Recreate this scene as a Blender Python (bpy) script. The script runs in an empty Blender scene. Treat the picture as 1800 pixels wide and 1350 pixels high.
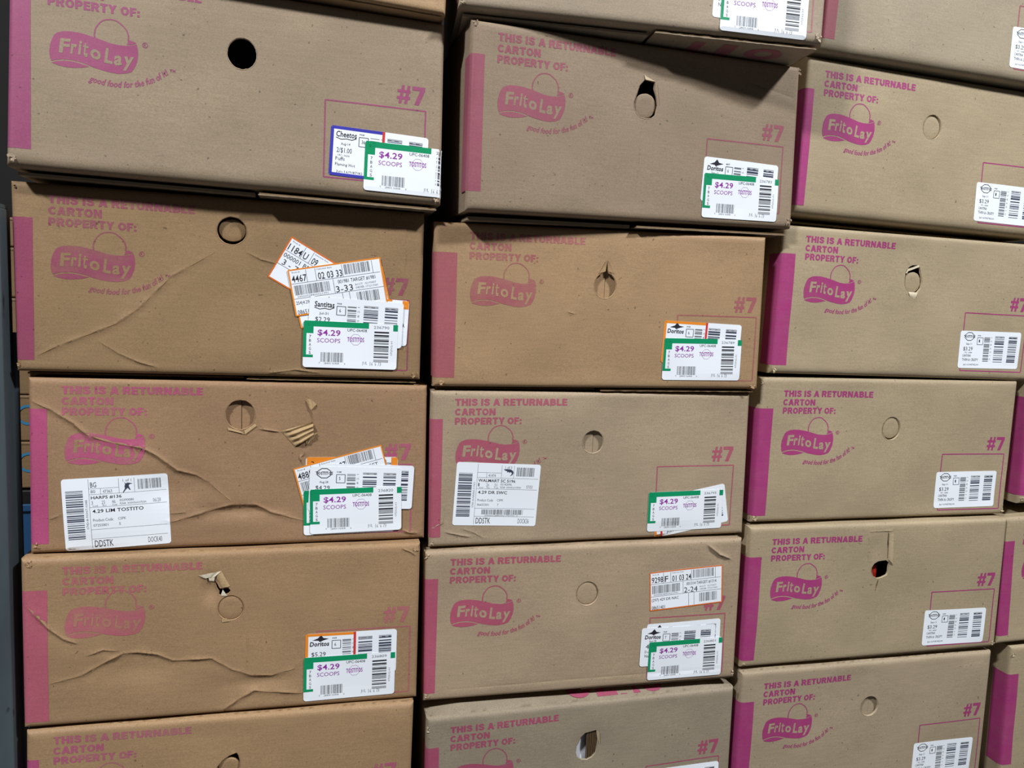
import bpy, bmesh, math, random
import numpy as np
from mathutils import Matrix, Vector, noise
from mathutils.geometry import delaunay_2d_cdt

S = bpy.context.scene
COL = S.collection

# ------------------------------------------------------------------ camera
cam_d = bpy.data.cameras.new('camera'); cam = bpy.data.objects.new('camera', cam_d); COL.objects.link(cam)
cam_d.sensor_fit = 'HORIZONTAL'; cam_d.sensor_width = 36.0; cam_d.lens = 1323.0 / 1800.0 * 36.0
cam_d.clip_start = 0.02
cR = (Matrix.Rotation(math.radians(-14.32), 3, 'Z') @ Matrix.Rotation(math.radians(-5.89), 3, 'X')
      @ Matrix.Rotation(math.radians(-2.40), 3, 'Y'))
cR = cR @ Matrix.Rotation(math.radians(90), 3, 'X')          # camera -Z becomes +Y
cam.matrix_world = Matrix.Translation((0.45, -1.2376, 0.0)) @ cR.to_4x4()
S.camera = cam
S.view_settings.view_transform = 'Standard'; S.view_settings.look = 'None'
S.view_settings.gamma = 1.0; S.view_settings.use_curve_mapping = False
S.view_settings.exposure = 0.0

# ------------------------------------------------------------------ light
W = bpy.data.worlds.new('hall_ambience'); S.world = W; W.use_nodes = True
bg = W.node_tree.nodes['Background']; bg.inputs[0].default_value = (0.95, 0.98, 1.0, 1); bg.inputs[1].default_value = 0.02
def area(name, loc, target, sx, sy, power, col=(1, 1, 1)):
    d = bpy.data.lights.new(name, 'AREA'); d.shape = 'RECTANGLE'; d.size = sx; d.size_y = sy; d.energy = power; d.color = col
    o = bpy.data.objects.new(name, d); COL.objects.link(o); o.location = loc
    o.rotation_euler = (Vector(target) - Vector(loc)).to_track_quat('-Z', 'Y').to_euler()
    return o
area('hall_lamp', (-2.0, -2.45, 3.10), (0.6, 0.0, -0.2), 0.5, 0.22, 212)
area('hall_lamp.001', (3.15, -2.50, 3.15), (0.9, 0.0, -0.2), 0.5, 0.22, 212)

# ------------------------------------------------------------------ small helpers
def lin(c):
    return tuple((x / 255 / 12.92) if x / 255 <= 0.04045 else ((x / 255 + 0.055) / 1.055) ** 2.4 for x in c)
EXPO = 1.12                                     # irradiance on the cartons: albedo = photographed colour / EXPO
def alb(c, e=EXPO): return tuple(min(0.95, x / e) for x in lin(c))
_m = {}
def _new(name):
    m = bpy.data.materials.new(name); m.use_nodes = True
    return m, m.node_tree, m.node_tree.nodes['Principled BSDF']
def mix_col(nt, fac, a, b, mode='MIX'):
    n = nt.nodes.new('ShaderNodeMix'); n.data_type = 'RGBA'; n.blend_type = mode
    for s, v in ((n.inputs[0], fac), (n.inputs[6], a), (n.inputs[7], b)):
        if isinstance(v, (int, float)): s.default_value = v
        elif isinstance(v, tuple): s.default_value = (*v, 1)
        else: nt.links.new(v, s)
    return n.outputs[2]
def noise_tex(nt, scale, detail=3, stretch=(1, 1, 1), seed=0.0):
    tc = nt.nodes.new('ShaderNodeTexCoord'); mp = nt.nodes.new('ShaderNodeMapping')
    mp.inputs['Scale'].default_value = stretch; mp.inputs['Location'].default_value = (seed, seed * 1.7, seed * .6)
    nt.links.new(tc.outputs['Object'], mp.inputs[0])
    n = nt.nodes.new('ShaderNodeTexNoise'); n.inputs['Scale'].default_value = scale; n.inputs['Detail'].default_value = detail
    nt.links.new(mp.outputs[0], n.inputs[0]); return n.outputs[0]
def ramp(nt, src, stops):
    r = nt.nodes.new('ShaderNodeValToRGB'); e = r.color_ramp.elements
    while len(e) < len(stops): e.new(0.5)
    for k, (p, v) in enumerate(stops): e[k].position = p; e[k].color = (v, v, v, 1) if not isinstance(v, tuple) else (*v, 1)
    nt.links.new(src, r.inputs[0]); return r.outputs[0]
def card_colour(nt, col, seed, amt=1.0):
    a = ramp(nt, noise_tex(nt, 7, 4, (1, 1, 1.3), seed), [(0.3, 1 - .10 * amt), (0.7, 1 + .05 * amt)])
    b = ramp(nt, noise_tex(nt, 30, 5, (1, 1, 9), seed + 3), [(0.3, 1 - .05 * amt), (0.7, 1 + .04 * amt)])
    c = ramp(nt, noise_tex(nt, 420, 2, (1, 1, 1.6), seed + 5), [(0.3, 1 - .14 * amt), (0.7, 1 + .10 * amt)])
    d = ramp(nt, noise_tex(nt, 150, 1, (1, 1, 1), seed + 9), [(0.215, 0.55), (0.25, 1.0)])
    o = mix_col(nt, 1.0, col, a, 'MULTIPLY'); o = mix_col(nt, 1.0, o, b, 'MULTIPLY')
    o = mix_col(nt, 1.0, o, c, 'MULTIPLY'); return mix_col(nt, 1.0, o, d, 'MULTIPLY')
def mat_card(rgb, seed=0.0):
    k = ('card', rgb, seed)
    if k in _m: return _m[k]
    m, nt, b = _new('kraft_cardboard')
    nt.links.new(card_colour(nt, alb(rgb), seed), b.inputs['Base Color'])
    b.inputs['Roughness'].default_value = 0.62; b.inputs['Specular IOR Level'].default_value = 0.28
    bp = nt.nodes.new('ShaderNodeBump'); bp.inputs['Strength'].default_value = 0.16; bp.inputs['Distance'].default_value = 0.0012
    nt.links.new(noise_tex(nt, 60, 5, (1, 1, 4), seed), bp.inputs['Height']); nt.links.new(bp.outputs[0], b.inputs['Normal'])
    _m[k] = m; return m
def mat_ink(card, ink, fade, seed=0.0):
    k = ('ink', card, ink, fade, seed)
    if k in _m: return _m[k]
    m, nt, b = _new('magenta_ink')
    base = card_colour(nt, alb(card), seed); inkc = card_colour(nt, alb(ink), seed, .7)
    lo = max(0.0, fade - 0.30 if fade < .93 else fade - .06)
    f = ramp(nt, noise_tex(nt, 26, 6, (1, 1, 1.6), seed + 2), [(0.33, lo), (0.62, fade)])
    nt.links.new(mix_col(nt, f, base, inkc), b.inputs['Base Color'])
    b.inputs['Roughness'].default_value = 0.5; b.inputs['Specular IOR Level'].default_value = 0.3
    _m[k] = m; return m
def mat_flat(name, rgb, rough=0.5, spec=0.3, e=EXPO):
    k = ('flat', name, rgb)
    if k in _m: return _m[k]
    m, nt, b = _new(name); b.inputs['Base Color'].default_value = (*alb(rgb, e), 1)
    b.inputs['Roughness'].default_value = rough; b.inputs['Specular IOR Level'].default_value = spec
    _m[k] = m; return m

def mesh_obj(name, verts, faces, mat, parent=None, smooth=False, kind=None):
    me = bpy.data.meshes.new(name); me.from_pydata([tuple(v) for v in verts], [], [tuple(f) for f in faces]); me.update()
    if smooth: me.shade_smooth()
    me.materials.append(mat)
    o = bpy.data.objects.new(name, me); COL.objects.link(o)
    if parent: o.parent = parent
    if kind: o['kind'] = kind
    return o
def tag(o, label, cat, group=None):
    o['label'] = label; o['category'] = cat
    if group: o['group'] = group
    return o

# ------------------------------------------------------------------ lettering: built-in font outlines as flat meshes
def in_poly(p, poly):
    c = False; j = len(poly) - 1
    for i in range(len(poly)):
        if (poly[i][1] > p[1]) != (poly[j][1] > p[1]) and p[0] < (poly[j][0] - poly[i][0]) * (p[1] - poly[i][1]) / (poly[j][1] - poly[i][1]) + poly[i][0]: c = not c
        j = i
    return c
def union(polys):
    """one clean triangulation of overlapping polygons, counters left open"""
    pts = [Vector(p) for pl in polys for p in pl]; ed = []; n = 0
    for pl in polys: ed += [(n + i, n + (i + 1) % len(pl)) for i in range(len(pl))]; n += len(pl)
    r = delaunay_2d_cdt(pts, ed, [], 0, 1e-4); out = []
    for f in r[2]:
        c = [sum(r[0][i][k] for i in f) / len(f) for k in (0, 1)]
        if any(in_poly(c, pl) for pl in polys): out.append(f)
    return [tuple(p) for p in r[0]], out
_txt = {}
def text_mesh(s, bold=0.0, res=2):
    k = (s, bold, res)
    if k in _txt: return _txt[k]
    cu = bpy.data.curves.new('t', 'FONT'); cu.body = s; cu.size = 1; cu.resolution_u = res; cu.offset = bold; cu.space_character = 1.0 + bold * 1.6
    o = bpy.data.objects.new('t', cu); COL.objects.link(o)
    dg = bpy.context.evaluated_depsgraph_get(); dg.update()
    me = bpy.data.meshes.new_from_object(o.evaluated_get(dg))
    v = np.array([(p.co.x, p.co.y) for p in me.vertices]) if len(me.vertices) else np.zeros((0, 2))
    f = [tuple(p.vertices) for p in me.polygons]
    bpy.data.objects.remove(o); bpy.data.curves.remove(cu); bpy.data.meshes.remove(me)
    _txt[k] = (v, f); return v, f

def _ell(cx, cy, rx, ry, a0, a1, n=12): return [(cx + rx * math.cos(math.radians(a0 + (a1 - a0) * i / n)), cy + ry * math.sin(math.radians(a0 + (a1 - a0) * i / n))) for i in range(n + 1)]
T_ = .128
# heavy grotesque capitals: width, then strokes ('b' box x0 y0 x1 y1, 'd' slanted bar x0 x1 y0 y1, 'p' polyline)
BLOCK = {' ': (.24, []), 'I': (.28, [('b', 0.01, 0, .27, 1)]), ':': (.28, [('b', .01, .28, .27, .52), ('b', .01, .76, .27, 1)]),
 'T': (.74, [('b', 0, 0, .74, .23), ('b', .24, 0, .50, 1)]), 'H': (.80, [('b', 0, 0, .26, 1), ('b', .54, 0, .80, 1), ('b', .2, .38, .6, .61)]),
 'E': (.68, [('b', 0, 0, .26, 1), ('b', 0, 0, .67, .22), ('b', 0, .39, .62, .60), ('b', 0, .78, .68, 1)]), 'F': (.65, [('b', 0, 0, .26, 1), ('b', 0, 0, .65, .22), ('b', 0, .40, .59, .61)]),
 'L': (.64, [('b', 0, 0, .26, 1), ('b', 0, .77, .64, 1)]), 'N': (.82, [('b', 0, 0, .25, 1), ('b', .57, 0, .82, 1), ('d', .14, .68, 0, 1)]),
 'A': (.88, [('d', .44, .13, 0, 1), ('d', .44, .75, 0, 1), ('b', .22, .62, .66, .81)]), 'Y': (.84, [('d', .13, .42, 0, .58), ('d', .71, .42, 0, .58), ('b', .29, .5, .55, 1)]),
 'U': (.80, [('p', [(T_, 0), (T_, .6)] + _ell(.40, .60, .272, .272, 180, 0) + [(.80 - T_, 0)])]),
 'C': (.79, [('p', _ell(.43, .5, .302, .372, -38, -322, 20))]), 'O': (.88, [('p', _ell(.44, .5, .312, .372, 0, 360, 24))]),
 'P': (.76, [('b', 0, 0, .26, 1), ('p', [(.2, .115), (.43, .115)] + _ell(.43, .335, .205, .22, -90, 90, 10) + [(.2, .555)])]),
 'R': (.82, [('b', 0, 0, .26, 1), ('p', [(.2, .115), (.46, .115)] + _ell(.46, .31, .20, .195, -90, 90, 10) + [(.2, .505)]), ('d', .46, .68, .5, 1)]),
 'B': (.80, [('b', 0, 0, .26, 1), ('p', [(.2, .115), (.44, .115)] + _ell(.44, .295, .18, .18, -90, 90, 10) + [(.2, .475)]), ('p', [(.2, .49), (.46, .49)] + _ell(.46, .69, .21, .195, -90, 90, 10) + [(.2, .885)])]),
 'S': (.78, [('p', [(.66, .30), (.62, .19), (.52, .125), (.39, .115), (.25, .13), (.15, .20), (.14, .30), (.20, .39), (.34, .45), (.50, .51), (.61, .59), (.65, .69), (.61, .80), (.52, .865), (.39, .885), (.25, .87), (.15, .79), (.12, .68)])]),
 '#': (.80, [('d', .36, .18, 0, 1), ('d', .70, .52, 0, 1), ('b', .02, .24, .80, .40), ('b', 0, .60, .78, .76)]), '7': (.76, [('b', 0, 0, .76, .22), ('d', .62, .28, .2, 1)])}
class Shape2D:
    """flat figure in mm, x right, y down"""
    def __init__(self): self.v = []; self.f = []
    def add(self, pts, faces):
        n = len(self.v); self.v += [tuple(p) for p in pts]; self.f += [tuple(i + n for i in f) for f in faces]; return self
    def rect(self, x0, y0, x1, y1, step=12.0):
        nx = max(1, int(abs(x1 - x0) / step)); ny = max(1, int(abs(y1 - y0) / step))
        p = [(x0 + (x1 - x0) * i / nx, y0 + (y1 - y0) * j / ny) for j in range(ny + 1) for i in range(nx + 1)]
        return self.add(p, [(j * (nx + 1) + i, j * (nx + 1) + i + 1, (j + 1) * (nx + 1) + i + 1, (j + 1) * (nx + 1) + i) for j in range(ny) for i in range(nx)])
    def text(self, s, x, y, w, h, bold=0.0, res=2, slant=0.0, warp=None, rot=False):
        """glyph box: left x, top y, width w, height h; rot = reads bottom to top"""
        v, f = text_mesh(s, bold, res)
        if not len(v): return self
        lo = v.min(0); hi = v.max(0); q = (v - lo) / np.maximum(hi - lo, 1e-6)
        if slant: q = np.c_[q[:, 0] + slant * q[:, 1] * h / w, q[:, 1]]
        if rot: p = np.c_[x + w * (1 - q[:, 1]), y + h * (1 - q[:, 0])]
        else: p = np.c_[x + q[:, 0] * w, y + h - q[:, 1] * h]
        if warp: p = np.array([warp(*a) for a in p])
        return self.add(p.tolist(), f)
    def block(self, s, x, y, w, h, stroke=2 * T_, slash=.14):
        total = sum(BLOCK[c][0] for c in s) + .10 * (len(s) - 1); k = w / total; cx = 0
        for c in s:
            gw, st = BLOCK[c]; polys = []
            for q in st:
                if q[0] == 'b': polys.append([(q[1], q[2]), (q[3], q[2]), (q[3], q[4]), (q[1], q[4])])
                elif q[0] == 'd':
                    hw = slash if c != '#' else .085; polys.append([(q[1] - hw, q[3]), (q[1] + hw, q[3]), (q[2] + hw, q[4]), (q[2] - hw, q[4])])
                else:
                    g = Shape2D().line(q[1], .235); polys += [[g.v[i] for i in f] for f in g.f]
            if polys:
                P, F = union(polys); self.add([(x + (cx + a) * k, y + b * h) for a, b in P], F)
            cx += gw + .10
        return self
    def line(self, pts, wd):
        P = [Vector(p) for p in pts]; L = []; R = []
        for i, p in enumerate(P):
            a = P[max(0, i - 1)]; b = P[min(len(P) - 1, i + 1)]; d = (b - a).normalized(); n = Vector((-d.y, d.x)) * wd / 2
            L.append(p + n); R.append(p - n)
        k = len(P); return self.add([tuple(p) for p in L + R], [(i, i + 1, k + i + 1, k + i) for i in range(k - 1)])
    def poly(self, pts):
        r = delaunay_2d_cdt([Vector(p) for p in pts], [], [list(range(len(pts)))], 1, 1e-4)
        return self.add([tuple(p) for p in r[0]], r[2])
    def bars(self, x, y, w, h, n, seed, horiz=False, fill=.5):
        """barcode: upright bars, or rungs of a ladder code when horiz"""
        rd = random.Random(seed); t = 0; segs = []
        ln = h if horiz else w
        ws = [(rd.choice((1, 1, 2, 3)), rd.choice((1, 1, 2, 3))) for _ in range(n)]
        u = ln / sum(a + b for a, b in ws)
        for a, b in ws:
            if horiz: self.rect(x, y + t * u, x + w, y + (t + a) * u, 60)
            else: self.rect(x + t * u, y, x + (t + a) * u, y + h, 60)
            t += a + b
        return self

# ------------------------------------------------------------------ cartons
H = 277.0                                        # carton height, mm; local face coordinates: u right, v up from the top left corner
DEPTH = 0.385
# x, y, z of the top left front corner (m); yaw, pitch, roll (degrees)
POSE = {
'A0':(0.0280,-0.0163,0.4498,0.46,-1.33,0.86), 'B0':(0.6615,-0.0471,0.4378,2.37,1.25,-0.55), 'C0':(1.2832,0.0044,0.4664,0.72,0.00,0.67),
'A1':(0.0133,0.0142,0.1505,0.46,-0.16,0.63), 'B1':(0.6377,0.0065,0.1351,-2.21,1.40,-0.51), 'C1':(1.2748,0.0105,0.1701,-0.05,-0.27,0.41),
'A2':(0.0242,0.0187,-0.1312,0.43,-0.73,0.08), 'B2':(0.6236,0.0150,-0.1444,-1.04,1.20,-0.73), 'C2':(1.2540,0.0113,-0.1208,-0.21,-0.06,0.02),
'A3':(0.0267,-0.0034,-0.4050,0.27,-0.57,0.25), 'B3':(0.6244,0.0109,-0.4229,-1.59,0.28,-0.11), 'C3':(1.2474,0.0016,-0.4075,-1.11,0.47,-0.29),
'A4':(0.0114,-0.0066,-0.6728,-1.00,-0.11,0.52), 'B4':(0.6317,-0.0075,-0.7225,0.38,0.44,-1.11), 'C4':(1.2508,-0.0041,-0.6962,-0.07,-0.13,-0.34),
'T0':(0.0366,-0.0444,0.7413,0.8,0.0,1.75), 'T1':(0.6445,-0.0537,0.7260,-5.08,0.0,0.10), 'T2':(1.3064,-0.0146,0.7570,0.0,0.0,0.9),
'D2':(1.8760,0.0050,-0.0930,-0.3,0.0,-1.0), 'D3':(1.8450,0.0000,-0.3980,-3.0,0.0,-2.5), 'D4':(1.8980,0.0000,-0.6960,-1.5,0.0,-1.6),
}
# front outline, mm: TL, TR, BR, BL
QUAD = {
'A0':((0,0),(602,-4),(608,-284),(-4,-284)), 'B0':((5,-1),(600,-3),(609,-283),(4,-290)), 'C0':((8,5),(605,3),(605,-277),(8,-275)),
'A1':((-2,0),(598,3),(601,-273),(3,-276)), 'B1':((-12,-2),(586,2),(592,-274),(-8,-275)), 'C1':((-1,1),(597,3),(597,-275),(-5,-275)),
'A2':((2,-4),(601,-7),(603,-272),(1,-274)), 'B2':((6,-3),(603,-6),(609,-277),(8,-277)), 'C2':((-4,8),(595,10),(595,-271),(-1,-272)),
'A3':((-9,-2),(591,2),(593,-272),(-8,-268)), 'B3':((2,-2),(603,4),(607,-273),(7,-274)), 'C3':((-2,8),(593,8),(597,-271),(0,-273)),
'A4':((9,-5),(601,-2),(601,-322),(6,-325)), 'B4':((5,5),(603,-4),(603,-276),(5,-272)), 'C4':((-3,9),(593,6),(593,-301),(-4,-303)),
'T0':((0,0),(600,0),(600,-282),(0,-282)), 'T1':((0,0),(600,0),(600,-275),(0,-275)), 'T2':((0,0),(600,0),(600,-280),(0,-280)),
'D2':((0,0),(600,0),(600,-277),(0,-277)), 'D3':((0,0),(600,0),(600,-277),(0,-277)), 'D4':((0,12),(600,12),(600,-300),(0,-300)),
}
CARD = {
'A0':(156,139,117),'B0':(151,133,112),'C0':(173,157,129),'A1':(150,123,91),'B1':(171,141,107),'C1':(173,157,129),
'A2':(159,128,98),'B2':(171,153,129),'C2':(173,157,129),'A3':(164,134,101),'B3':(173,153,128),'C3':(173,157,129),
'A4':(168,138,104),'B4':(153,141,122),'C4':(168,152,128),'T0':(180,150,115),'T1':(168,153,133),'T2':(166,153,131),
'D2':(173,157,129),'D3':(173,157,129),'D4':(173,157,129)}
INK = {  # colour, strength
'A0':((158,76,118),.96),'B0':((158,86,105),.96),'C0':((168,62,124),1.0),'A1':((150,70,102),.90),'B1':((168,92,104),.92),'C1':((168,62,122),1.0),
'A2':((184,80,128),.86),'B2':((176,90,112),.98),'C2':((168,62,122),1.0),'A3':((184,94,116),.84),'B3':((178,86,112),.98),'C3':((168,62,122),1.0),
'A4':((180,78,128),.80),'B4':((168,75,108),.96),'C4':((164,60,118),1.0),'T0':((168,75,130),.9),'T1':((176,95,118),.9),'T2':((165,80,100),.95),
'D2':((168,62,122),1.0),'D3':((164,60,118),1.0),'D4':((164,60,118),1.0)}
# creases: polyline (mm), height towards the viewer (mm), half width (mm)
CREASE = {
'A1':[([(30.8,-252.1),(50.4,-240.4),(93.4,-220.3),(137,-199.9),(167.6,-176),(212.2,-125),(275.2,-83.4)],1.7,9),([(113.4,-226.9),(140.4,-244.6),(167.9,-256.8),(199.2,-265.3)],1.6,6),
      ([(322,-80.2),(344.1,-90.1),(366.3,-94.4)],1.2,5),([(570,-20),(571,-150),(570,-262)],-1.4,4),([(360,-268),(400,-262),(440,-266)],1.6,4)],
'A2':[([(7.8,-39.5),(30.6,-50.5),(63.6,-72.9),(83.6,-91.8),(117.7,-103.4),(159.4,-111.3),(180.5,-123.2),(209,-147),(238,-155.4),(256.3,-167.6),(289.8,-198.4)],3.0,8),
      ([(198.2,-230),(230.8,-221),(260.2,-211.8),(289.9,-204.5),(327.5,-205.5),(350.5,-218.4),(405.1,-234.4)],3.2,9),([(28.2,-220.8),(45.1,-213.7)],1.6,5),([(198.2,-216.1),(223.5,-214.8)],1.6,5),
      ([(330.2,-81),(364.4,-86.3)],1.8,3),([(406,-27.5),(412.2,-55.8),(414.4,-72)],2.4,3),([(303,-90),(301,-262)],-1.0,7),([(586,-10),(584,-265)],-1.2,5),([(566,-256),(575,-260),(592,-262)],2.4,5),([(401,-113),(400,-123),(394,-128),(399,-140)],2.2,3)],
'A3':[([(-0.3,-74.5),(29.1,-111),(49,-128),(69.3,-137.2)],3.0,6),
      ([(31.4,-197.3),(72.3,-188.8),(96.5,-174.8),(131.4,-157.5),(152.5,-157.1),(181,-163.2),(202.6,-175),(261.2,-175.3),(291.2,-196.2),(321.6,-209.1),(352.3,-211.6),(391,-202)],2.7,7),
      ([(273,-267.6),(299.2,-249.1),(325.7,-234.7),(360.4,-239.8),(403.5,-245.7)],3.2,8),([(79.4,-157.7),(103.6,-149.5),(127.9,-153.3)],1.6,5),([(316,-115),(314,-200)],1.5,6),([(560,-6),(575,-12),(585,-20)],2.5,4)],
'B2':[([(5.7,-271.7),(10.4,-243.2),(31.3,-233.3),(32.4,-201.2)],1.2,2.5),([(35.2,-249.7),(60.2,-256.1),(81.8,-260.7)],1.8,5),([(67.1,-245.6),(88.8,-253.8),(107.2,-265.5)],1.6,5)],
'B3':[([(531.4,-6.1),(555.5,-24.5),(581.3,-35.2)],4.0,7),([(40,-255),(300,-252),(600,-250)],-0.7,5)],
'B0':[([(300,-122),(297,-270)],-0.8,4),([(500,-40),(592,-58)],-1.0,8)],
'C3':[([(259.8,-8.4),(265.7,-72)],1.4,3),([(297,-135),(296,-260)],-1.0,6),([(259.8,-8.4),(318,-8)],1.2,3)],
'C2':[([(585,-20),(586,-250)],-.8,4)], 'C1':[([(270,-40),(290,-60)],1.0,8)], 'B1':[([(220,-142),(235,-146)],1.5,7)],
}
DENT = {  # centre, radii, depth (mm, away from the viewer)
'A2':[((215,-175),(60,35),5),((300,-215),(60,14),5)], 'A3':[((258,-64),(13,24),6.5),((330,-222),(60,12),4),((150,-185),(90,25),3)],
'C3':[((285,-40),(18,34),2.2)], 'C0':[((294,-88),(30,30),1.5)], 'B3':[((299,-89),(26,26),1.0)], 'B4':[((302,-84),(34,40),3.0)],
'C1':[((294,-112),(16,16),-1.5)], 'A1':[((330,-150),(120,80),4)], 'B1':[((290,-70),(26,30),1.5)],
}
def circ(cx, cy, rx, ry, n=40, jit=0.0, seed=0):
    rd = random.Random(seed)
    return [(cx + rx * math.cos(a) * (1 + rd.uniform(-jit, jit)), cy + ry * math.sin(a) * (1 + rd.uniform(-jit, jit))) for a in [2 * math.pi * i / n for i in range(n)]]
HOLE = {
'A0':[circ(303,-91,20.5,22.5,44,.012,1)],
'B0':[[(288.2,-82.5),(292.5,-67.9),(301.5,-58.1),(319.1,-60.4),(318.6,-70.4),(323.5,-82.3),(326.5,-96.3),(323.5,-112.7),(317,-118.2),(306.5,-120.6),(296,-118.8),(289,-113),(284.2,-104),(283.6,-95)]],
'C0':[circ(295,-88.5,21,22.5)], 'A1':[circ(299.8,-49,21.8,21.2,44,.008,2)],
'B1':[[(285.5+20*math.cos(a), -95.5+22*math.sin(a)) for a in [math.radians(d) for d in range(-255,76,10)]]+[(289,-68),(287,-53),(284,-66)]],
'C1':[[(275.1,-71.8),(277.9,-64),(283,-59.5),(289.8,-56.3),(297,-55.6),(303.8,-56.4),(307.5,-62),(309.8,-69.8),(313,-78),(314.8,-86.4),(313.3,-98.7),(305.2,-108.4),(294.4,-110.5),(286,-108),(280.7,-103.6),(276,-97),(274.2,-88.6)]],
'A2':[circ(302,-58.5,22.3,23.6,44,.012,3)], 'B2':[circ(298,-94.3,19.5,20.7,44,.012,4)], 'C2':[circ(295,-89,21,23)],
'A3':[circ(288.8,-94,19.6,20.3),[(264.2,-47.7),(268,-52.9),(272.6,-61.4),(277.1,-61.6),(284.7,-60.4),(288.6,-65.6),(284.8,-70),(281,-71.5),(276.5,-72.6),(270.4,-71.8),(271.1,-66.3),(267.3,-59.5)]],
'B3':[circ(299.5,-89.5,20.8,22)],
'C3':[[(275.2,-92.2),(275.7,-83.1),(280.7,-75.5),(289,-71.2),(298,-70),(306.5,-69.4),(315.2,-75),(313.9,-83.5),(314.3,-94),(311.3,-100.5),(300.1,-105.2),(289.9,-106.7),(280.6,-101.7)],
      [(304.8,-11.2),(308.6,-27),(310.5,-36.2),(310.3,-47.9),(311,-66.6),(308.9,-66.5),(307.8,-46.5),(305.5,-33.4)],[(292.4,-109.5),(293.8,-112.8),(292.4,-123.3),(291.1,-133.8),(289.5,-133),(289.6,-120.5)]],
'A4':[[(285.1,-88.7),(293.7,-78.1),(304.3,-70.9),(314.9,-67),(317.9,-71.1),(320.5,-80),(321,-92),(316,-103),(306,-109),(296,-108),(287,-100)]],
'B4':[[(298.6,-59),(320.1,-55.4),(324.8,-63.1),(323.9,-76.4),(322.9,-88.3),(320.4,-100.7),(313.2,-108),(303.6,-111.9),(292.4,-109.6),(284.1,-104),(281.2,-95.4),(282.5,-82.9),(286.7,-76.7),(290.8,-66.1)]],
'C4':[circ(296.2,-87.8,20.8,20.8,44,.015,6)],
}
# what is left in the hand hole: disc tab (centre, radius, depth mm, tilt) / inner board depth (mm) or None
TAB = {'B0':((305,-99.5),(20.2,19.8),4,.10),'C0':((295,-88.5),(20.2,21.8),1.6,.02),'C1':((294.6,-89.5),(19,20.4),3.5,.06),'C2':((295.6,-88.2),(19.6,21.4),2.4,.05),
       'A3':((288.8,-94),(19.2,19.9),1.2,.02),'B3':((299.5,-89.5),(20.2,21.4),1.2,.02),'A1':((300,-48),(20.4,17.2),7,.06),'A4':((304,-94),(17.5,17.5),4,.12)}
BOARD = {'B1':6,'A2':6,'B2':5.5,'C4':6.5}
RISE = {'B4':15, 'C3':3, 'C4':4, 'D4':2}
FLAP = {}    # split position (mm) and drop (mm) of the outer bottom flap
for k, v in {'A0':(330,9),'B0':(305,12),'A1':(325,6),'B1':(290,6),'B3':(300,3),'T1':(315,7),'T0':(40,2.0),'C0':(5,11),'C3':(250,3),'T2':(5,3),'D3':(5,5)}.items(): FLAP[k] = v

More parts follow.
